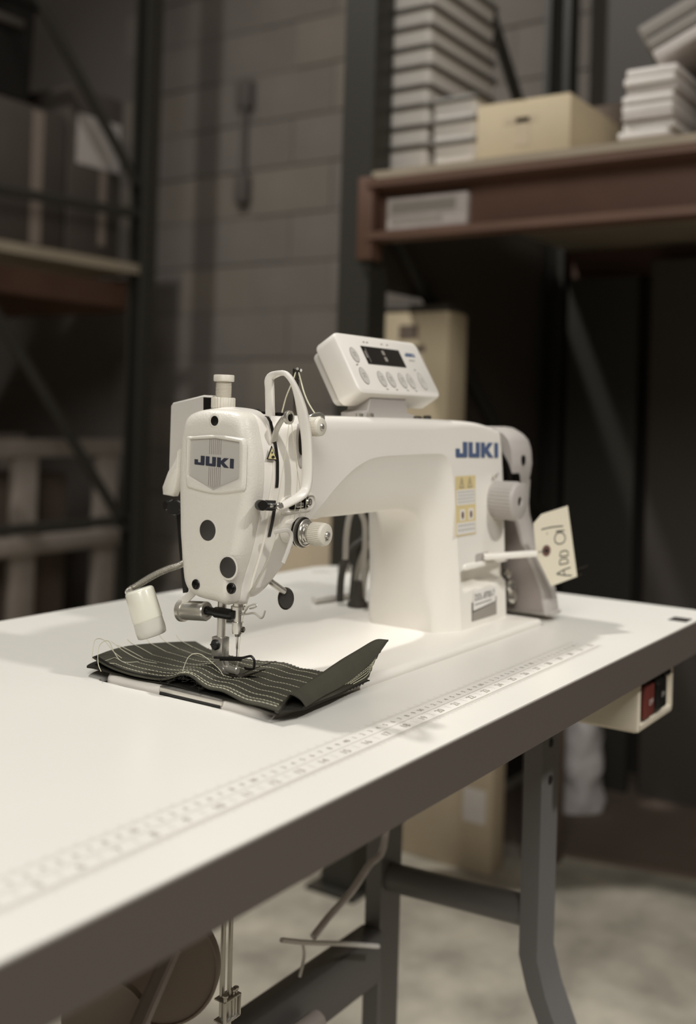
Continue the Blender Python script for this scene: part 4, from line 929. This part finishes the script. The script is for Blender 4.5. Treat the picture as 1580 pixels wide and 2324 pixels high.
obj('side_plate', MB().box((-.028, .100, T-.300), (-.022, .150, T-.205), .002), 'black', kn)
obj('lift_rod', MB().tube([Wp(.0470, .0800, -.0380), Wp(.0500, .0800, -.3600)], .0022, 10), 'steel', kn)
obj('lift_rod', MB().tube([Wp(.0520, .0770, -.0380), Wp(.0560, .0770, -.3600)], .0020, 10), 'steel', kn)
clamp = MB().box((.0440, .0720, T-.2670), (.0640, .0840, T-.2655), .0004).box((.0440, .0720, T-.2500), (.0640, .0840, T-.2485), .0004).box((.0625, .0720, T-.2670), (.0640, .0840, T-.2485), .0004)
for x, y in ((.0570, .0750), (.0605, .0750), (.0455, .0735)): clamp.lathe(Wp(x, y, -.2670), (0, 0, 1), [(-.0015, .0015), (.021, .0015), (.022, .0024), (.0235, .0024), (.0235, 0)], 10)
obj('rod_clamp', clamp, 'steel', kn)
obj('top_hook', MB().tube(cat([Wp(.040, .079, -.038), Wp(.0445, .079, -.052), Wp(.0470, .080, -.060)], 12), .0016, 8), 'steel', kn)

# ------------------------------------------------------------------ cables behind the machine and under the table
cbs = [((.4560, .190, .080), (.4480, .210, .070), (.4400, .218, .040), (.4400, .220, .003), .0036, 'cable', 'pale grey cable dropping behind the column, nearest the tall arch'),
       ((.4640, .200, .100), (.4560, .222, .078), (.4500, .228, .040), (.4480, .230, .003), .0042, 'cabled', 'dark cable in the bundle behind the column'),
       ((.4600, .195, .060), (.4650, .215, .050), (.4620, .222, .030), (.4580, .222, .003), .0034, 'cable', 'pale cable close to the column at the bundle edge'),
       ((.4560, .200, .086), (.4400, .226, .066), (.4280, .232, .040), (.4240, .232, .003), .0044, 'cabled', 'dark outermost cable standing left in the bundle')]
for a, b, c, d, r, m, lab in cbs:
    tag(obj('power_cable', MB().tube(cat([Wp(*a), Wp(*b), Wp(*c), Wp(*d)], 24), r, 8), m, None, 40), lab, 'cable', 'cables behind the sewing machine')
tag(obj('air_hose', MB().tube(cat([Wp(.386, .2000, .060), Wp(.3865, .2000, .085), Wp(.3920, .2000, .108), Wp(.4040, .2000, .1175), Wp(.4180, .2000, .1080), Wp(.4260, .2000, .085), Wp(.4300, .2050, .0040)], 40), .0034, 8), 'clear', None, 40), 'milky tube arching behind the column under the arm', 'hose')
tag(obj('cable_plug', MB().lathe(Wp(.4260, .2080, .0005), (0, 0, 1), [(0, .0120), (.004, .0120), (.010, .0070), (.0300, .0060), (.0300, 0)], 18), 'cabled', None, 40), 'dark plug stump at the foot of the cables', 'plug')
tag(obj('cable_sleeve', MB().tube(cat([Wp(.4050, .2560, .0045), Wp(.4400, .2500, .0045), Wp(.4800, .2420, .0045)], 16), .0042, 10), 'white', None, 40), 'thick white cable sleeve lying behind the machine bed', 'cable')
tag(obj('table_bolt', MB().lathe(Wp(.640, .372, .0), (0, 0, 1), [(0, .010), (.006, .010), (.014, .006), (.015, 0)], 20), 'chrome', None, 40), 'shiny bolt head near the rear table corner', 'bolt')
tag(obj('black_clip', MB().lathe(Wp(.2600, .2600, .0), (0, 0, 1), [(0, .0110), (.003, .0110), (.004, .008), (.004, 0)], 20), 'plug', None, 40), 'small dark cap on the table behind the lever pad', 'cap')
tag(obj('hanging_cord', MB().tube(cat([(.430, .165, T-.06), (.436, .165, T-.18), (.4300, .165, T-.268), (.4003, .165, T-.280), (.3659, .165, T-.2976), (.3246, .165, T-.3089), (.2950, .165, T-.3202)], 40), .0040, 8), 'bag', None, 40), 'pale cord slanting down in front of the rear table leg', 'cord')
tag(obj('cable_tie', MB().tube(cat([(.2337, .160, T-.298), (.2788, .160, T-.3181), (.340, .160, T-.343), (.416, .160, T-.3758)], 20), .0026, 6).tube(cat([(.2700, .160, T-.316), (.2730, .160, T-.330), (.2660, .160, T-.348)], 10), .0016, 6), 'white', None, 40), 'white cable tie end sticking out beside the rear leg', 'cable tie')
# ------------------------------------------------------------------ pallet racks
def rack_post(x, y, zt, par, w_=.078, d_=.070, holes=True):
    mb = MB()
    prof = [(-d_/2, -w_/2), (-d_/2, w_/2), (d_/2, w_/2), (d_/2, w_/2-.018), (d_/2-.004, w_/2-.018), (d_/2-.004, w_/2-.004), (-d_/2+.004, w_/2-.004),
            (-d_/2+.004, -w_/2+.004), (d_/2-.004, -w_/2+.004), (d_/2-.004, -w_/2+.018), (d_/2, -w_/2+.018), (d_/2, -w_/2)]
    sx = 1 if x < 1.8 else -1
    mb.rings([[(x + a*sx, y + b, z) for a, b in prof] for z in (0, zt)])
    mb.box((x-.06, y-.06, 0), (x+.06, y+.06, .008))
    return obj('upright', mb, 'rackgreen', par, 20)
def rack_frame(y, par, zt, diag):
    rack_post(1.29, y, zt, par); rack_post(2.31, y, zt, par)
    for (xa, za, xb_, zb) in diag:
        obj('brace', MB().tube([(xa, y, za+T), (xb_, y, zb+T)], 0, 8, True, (.019, .012, (0, 1, 0))), 'rackgreen', par, 30)
def beam(x, y0, y1, z0, z1, par):
    s = 1 if x < 1.8 else -1
    prof = [(-.012, z0), (-.012, z0+.016), (.030, z0+.022), (.030, z1-.022), (-.012, z1-.016), (-.012, z1), (.044, z1), (.044, z0)]
    b = obj('beam', MB().prism([(x - s*.02 + s*a, b + T) for a, b in prof], lambda a, b, t: (a, t, b), y0, y1), 'rackred', par, 20)
    return b
RZ = .711
rk = thing('pallet_rack', 'dark green pallet rack with rust-orange beam carrying white bins', 'rack', (1.8, -.3, 0))
rack_frame(.787, rk, 3.4, [(1.33, 1.79, 2.27, .84), (1.33, .70, 2.27, -.06), (1.33, 1.93, 2.27, 1.93)])
rack_post(1.29, -1.95, 3.4, rk); rack_post(2.31, -1.95, 3.4, rk)
b = beam(1.268, -1.91, .748, RZ-.125, RZ, rk)
obj('beam_bracket', MB().box((1.240, .735, T+RZ-.165), (1.285, .772, T+RZ+.008), .003), 'rackred', b)
beam(2.33, -1.91, .748, .635, .715, rk)
beam(1.268, -1.91, .748, RZ+1.30, RZ+1.42, rk); beam(2.33, -1.91, .748, RZ+1.30, RZ+1.42, rk)
obj('deck', MB().box((1.252, -1.90, T+RZ+.001), (2.35, .745, T+RZ+.020)), 'wood', rk)
obj('back_shade_panel', MB().box((2.40, -1.95, 0), (2.42, .765, T+RZ-.01)), 'rod', rk, label='dark panel added as shade behind the rack')  # both back panels are added; their dark colour stands in for shade
obj('back_shade_panel', MB().box((2.40, -1.95, T+RZ+.03), (2.42, .735, T+RZ+1.25)), 'rod', rk, label='dark panel added as shade behind the rack')
obj('side_shade_sheet', MB().box((1.66, .802, 0), (2.27, .808, T+RZ+.03)).box((1.34, .802, T+.50), (1.66, .808, T+RZ+.03)), 'rod', rk, label='dark sheet added as shade at the end frame')  # added sheet, its dark colour stands in for the shaded wall beyond
bl_ = obj('beam_label', MB().box((1.2600, .525, T+.606), (1.2790, .712, T+.672), .002), 'labelpaper', rk, label='pale paper label on the beam')
obj('label_print', MB().box((1.2590, .55, T+.640), (1.2601, .70, T+.662)).box((1.2590, .58, T+.618), (1.2601, .70, T+.630)), 'greyink', bl_, 0)
rl_ = thing('pallet_rack', 'dark green pallet rack at the left holding brown boxes', 'rack', (1.8, 3.6, 0))
rack_frame(2.47, rl_, 3.4, [(1.33, 2.10, 2.27, 1.065), (1.33, .915, 2.27, .955), (1.33, .905, 2.27, -.235), (1.33, -.20, 2.27, -.20)])
beam(1.268, 2.51, 4.9, .590, .715, rl_); beam(2.33, 2.51, 4.9, .590, .715, rl_)
obj('deck', MB().box((1.252, 2.475, T+.730), (2.34, 4.9, T+.765)), 'wood', rl_)
obj('deck_support', MB().box((1.30, 2.52, T+.600), (2.30, 2.56, T+.690)), 'rackred', rl_)

# ------------------------------------------------------------------ goods on the right rack
DZ = T + RZ + .0205
def bin_tree(lab):
    t = thing('storage_bin', lab, 'bin', (0, 0, 0), 'white nested bins on the shelf')
    W_, L_b, H_ = .108, .30, .072
    prof = [(0, .90), (.004, .905), (H_-.010, .985), (H_-.010, 1.0), (H_-.004, 1.0)]
    lp = []
    for z, k in prof:
        lp.append([(a, b, z) for a, b in rrect(L_b*(1-k)/2, -W_*k/2, L_b*(1+k)/2 - L_b*(k-k), W_*k/2, .012, 4)])
    lp = []
    for z, k in prof:
        dx, dy = L_b*(1-k)/2*.6, W_*k/2
        lp.append([(a, b, z) for a, b in rrect(dx, -dy, L_b-dx, dy, .012, 4)])
    inner = []
    for z, k in ((H_-.004, .95), (.010, .88)):
        dx, dy = L_b*(1-k)/2*.6, W_*k/2
        inner.append([(a, b, z) for a, b in rrect(dx, -dy, L_b-dx, dy, .010, 4)])
    obj('bin_body', MB().rings(lp + inner), 'bin', t, 40)
    r0 = rrect(-.006, -W_/2-.007, L_b+.006, W_/2+.007, .014, 4); r1 = rrect(.002, -W_/2+.001, L_b-.002, W_/2-.001, .012, 4)
    obj('rim', MB().rings([[(a, b, z) for a, b in pl] for z, pl in ((H_-.012, r1), (H_-.012, r0), (H_-.008, r0), (H_-.003, inset(r0, .002)), (H_-.003, r1))], False, False), 'binlip', t, 40, label='grey lip')
    return t
def copy_tree(o):
    c = o.copy(); C.objects.link(c)
    for ch in list(o.children):
        d = ch.copy(); C.objects.link(d); d.parent = c
    return c
ordn = ['bottom', 'second', 'third', 'fourth', 'fifth', 'sixth', 'seventh', 'eighth', 'ninth', 'tenth', 'eleventh', 'twelfth']
b0 = bin_tree('white bin with grey lip at the bottom of the tall stack'); b0.location = (1.336, .721, DZ)
for k in range(1, 11):
    c = copy_tree(b0); c.location = (1.336 + random.uniform(-.004, .004), .721 + random.uniform(-.004, .004) - .0006*k, DZ + k*.0425)
    c['label'] = 'white bin with grey lip, %s from the bottom of the tall stack' % ordn[k]
for k, nm in enumerate(('bottom', 'middle', 'top')):
    c = copy_tree(b0); c.location = (1.336 + random.uniform(-.003, .003), .600 + .002*k, DZ + k*.0445)
    c['label'] = 'white bin with grey lip, %s of the short stack beside the cardboard box' % nm
def carton(name, lab, lo, hi, m, extra=None, group=None):
    t = thing(name, lab, 'box', ((lo[0]+hi[0])/2, (lo[1]+hi[1])/2, lo[2]), group)
    obj('carton', MB().box(lo, hi, .004, 2), m, t, 40)
    obj('flap', MB().box((lo[0]+.003, lo[1]+.003, hi[2]-.001), (hi[0]-.003, (lo[1]+hi[1])/2-.002, hi[2]+.004), .001), m, t)
    obj('flap', MB().box((lo[0]+.003, (lo[1]+hi[1])/2+.002, hi[2]-.001), (hi[0]-.003, hi[1]-.003, hi[2]+.004), .001), m, t)
    return t
c1 = carton('cardboard_box', 'tan cardboard box on the right shelf beside the white bins', (1.305, .330, DZ), (1.58, .532, DZ+.118), 'kraft')
obj('print_mark', MB().box((1.3042, .415, DZ+.03), (1.3050, .445, DZ+.085)).box((1.3042, .40, DZ+.075), (1.3050, .47, DZ+.088)), 'kraftmid', c1)
pg = 'white paper bundles on the right shelf'
pn_ = ['bottom', 'second', 'third', 'fourth', 'fifth', 'sixth', 'seventh', 'eighth', 'ninth']
for k in range(9):
    dx, dy = random.uniform(-.006, .006), random.uniform(-.006, .006) - .0022*k
    z = DZ + k*.0165
    bm_ = MB().box((1.31+dx, .142+dy, z), (1.52+dx, .238+dy, z+.0155), .0045, 2)
    o = obj('paper_bundle', bm_, 'paper' if k % 3 else 'labelpaper', None, 40)
    tag(o, 'white bundle of paper, %s from the bottom of the upright pile' % pn_[k] if k else 'white bundle of paper at the bottom of the upright pile', 'paper', pg)
rot = Matrix.Translation((1.36, .170, DZ+.158)) @ Matrix.Rotation(math.radians(-27), 4, 'X') @ Matrix.Rotation(math.radians(8), 4, 'Z')
for k, (lab, m) in enumerate((('tilted white bundle of paper resting on the upright pile', 'labelpaper'), ('tilted grey bundle sandwiched in the leaning pile', 'greypaper'), ('tilted bundle with white edge on top of the leaning pile', 'greypaper'))):
    o = obj('paper_bundle', MB().box((-.04, -.22, .000 + k*.026), (.18, .006, .024 + k*.026), .005, 2, rot), m, None, 40); tag(o, lab, 'paper', 'leaning paper bundles on the right shelf')
o = obj('paper_bundle', MB().box((.06, -.10, .082), (.16, .010, .130), .005, 2, rot), 'greypaper', None, 40); tag(o, 'grey folded sheet standing behind the leaning paper pile', 'paper')
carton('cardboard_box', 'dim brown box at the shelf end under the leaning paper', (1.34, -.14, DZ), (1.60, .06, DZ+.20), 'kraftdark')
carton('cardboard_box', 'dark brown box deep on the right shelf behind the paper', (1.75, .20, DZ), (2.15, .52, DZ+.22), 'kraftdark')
# below the shelf
wide = carton('cardboard_box', 'large tan box on the floor with a white label under the rack', (1.52, .560, 0), (1.585, 1.07, T+.09), 'kraftmid')
obj('white_label', MB().box((1.5185, .575, .110), (1.5205, .630, .185), .0003), 'paper', wide, 0, label='white square label')
obj('tape', MB().box((1.5188, .785, .0), (1.5206, .835, T+.085), .0003), 'tape', wide, 0)
tall = carton('cardboard_box', 'tall tan box with printed mark standing on the large box', (1.50, .690, T+.096), (1.59, .885, T+.458), 'kraft')
obj('print_mark', MB().box((1.4985, .77, T+.40), (1.5005, .82, T+.432)).box((1.4985, .75, T+.37), (1.5005, .80, T+.385)), 'kraftdark', tall)
obj('grey_bag', MB().box((1.505, .700, T+.4635), (1.585, .880, T+.480), .008, 3), 'rod', tall, label='dark plastic sheet over the top')
carton('cardboard_box', 'narrow brown box on the floor beside the large tan box', (1.66, .470, 0), (1.71, .550, .56), 'kraftdark')
carton('cardboard_box', 'brown box on the floor left of the large tan box', (1.60, 1.10, 0), (1.95, 1.46, T+.04), 'kraftmid')
bag = MB(); bl = []
for k in range(10):
    z = .0 + .24*k/9; r_ = .052*(1 + .25*math.sin(k*1.9)*.4) * (1.05 - .25*(k/9)**3)
    bl.append([(1.95 + r_*1.3*math.cos(a)*(1+.12*math.sin(3*a+k)), .515 + r_*math.sin(a)*(1+.12*math.cos(4*a-k*1.3)), z) for a in [2*math.pi*i/24 for i in range(24)]])
bag = MB().rings([[(p[0]+.08, p[1]+.045, p[2]+.0102) for p in l] for l in bl])
tag(obj('plastic_bag', bag, 'bag', None, 60), 'crumpled white plastic bag on the floor behind the front leg', 'bag')
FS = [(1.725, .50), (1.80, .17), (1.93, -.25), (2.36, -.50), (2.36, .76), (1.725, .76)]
tag(obj('floor_shade_sheet', MB().rings([[(a, b, z) for a, b in FS] for z in (0, .010)]), 'kraftdark', None, 20), 'dark brown flat sheet added as shade on the floor under the right rack', 'sheet')  # added sheet: the shade under the rack put into a dark colour
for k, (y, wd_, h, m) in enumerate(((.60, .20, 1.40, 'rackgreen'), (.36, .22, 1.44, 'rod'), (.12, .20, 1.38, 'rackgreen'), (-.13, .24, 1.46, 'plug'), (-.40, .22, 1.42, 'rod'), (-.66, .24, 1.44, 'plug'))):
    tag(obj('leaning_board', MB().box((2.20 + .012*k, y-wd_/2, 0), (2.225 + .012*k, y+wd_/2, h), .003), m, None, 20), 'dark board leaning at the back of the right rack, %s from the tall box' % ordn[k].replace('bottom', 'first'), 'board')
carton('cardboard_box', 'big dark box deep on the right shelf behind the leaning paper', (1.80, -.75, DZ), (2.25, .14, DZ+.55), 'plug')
# ------------------------------------------------------------------ goods on the left rack
LZ = T + .7655
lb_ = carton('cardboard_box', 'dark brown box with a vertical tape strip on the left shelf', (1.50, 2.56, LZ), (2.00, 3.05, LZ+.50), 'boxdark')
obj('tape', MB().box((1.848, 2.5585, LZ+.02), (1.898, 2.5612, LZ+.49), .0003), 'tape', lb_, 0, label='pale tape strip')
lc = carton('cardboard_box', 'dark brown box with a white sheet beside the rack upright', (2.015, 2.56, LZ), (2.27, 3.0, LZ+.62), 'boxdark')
obj('white_sheet', MB().box((2.05, 2.5580, LZ+.345), (2.262, 2.5605, LZ+.530), .0005), 'labelpaper', lc, 0, label='white paper sheet')
obj('tape', MB().box((2.165, 2.5585, LZ+.06), (2.20, 2.5602, LZ+.34), .0003), 'tape', lc, 0)
tt = thing('black_tote', 'black plastic tote on top of the taped box at upper left', 'tote', (1.72, 2.75, LZ+.505))
tl_ = [[(a, b, LZ+.505+z) for a, b in rrect(1.56-d, 2.58-d, 1.86+d, 2.95+d, .03, 5)] for z, d in ((0, -.012), (.012, 0), (.34, .01), (.34, .022), (.37, .022), (.37, .008), (.02, -.004))]
obj('tote_body', MB().rings(tl_), 'black', tt, 40)
obj('tote_handle', MB().box((1.62, 2.558, LZ+.505+.25), (1.80, 2.585, LZ+.505+.28), .005).box((1.62, 2.560, LZ+.505+.12), (1.64, 2.58, LZ+.505+.26), .004), 'rod', tt)
# wooden crate at floor level behind the left frame
cr = thing('wooden_crate', 'grey weathered wooden crate with open sides at lower left', 'crate', (2.1, 2.95, 0))
for x in (1.50, 1.94, 2.34): obj('post', MB().box((x, 2.70, .115), (x+.10, 2.74, T+.03), .004), 'crate', cr)
for x in (1.50, 1.94, 2.34): obj('post', MB().box((x, 3.30, .115), (x+.10, 3.34, T+.03), .004), 'crate', cr)
for z in (.03, -.33): 
    obj('rail', MB().box((1.48, 2.69, T+z), (2.46, 2.75, T+z+.065), .004), 'crate', cr)
    obj('rail', MB().box((1.48, 3.29, T+z), (2.46, 3.35, T+z+.065), .004), 'crate', cr)
obj('pallet_base', MB().box((1.46, 2.66, 0), (2.48, 3.38, .115), .004), 'crate', cr)
carton('cardboard_box', 'dark box inside the wooden crate behind its rails', (1.62, 2.86, .116), (2.32, 3.20, T-.05), 'kraftdark')
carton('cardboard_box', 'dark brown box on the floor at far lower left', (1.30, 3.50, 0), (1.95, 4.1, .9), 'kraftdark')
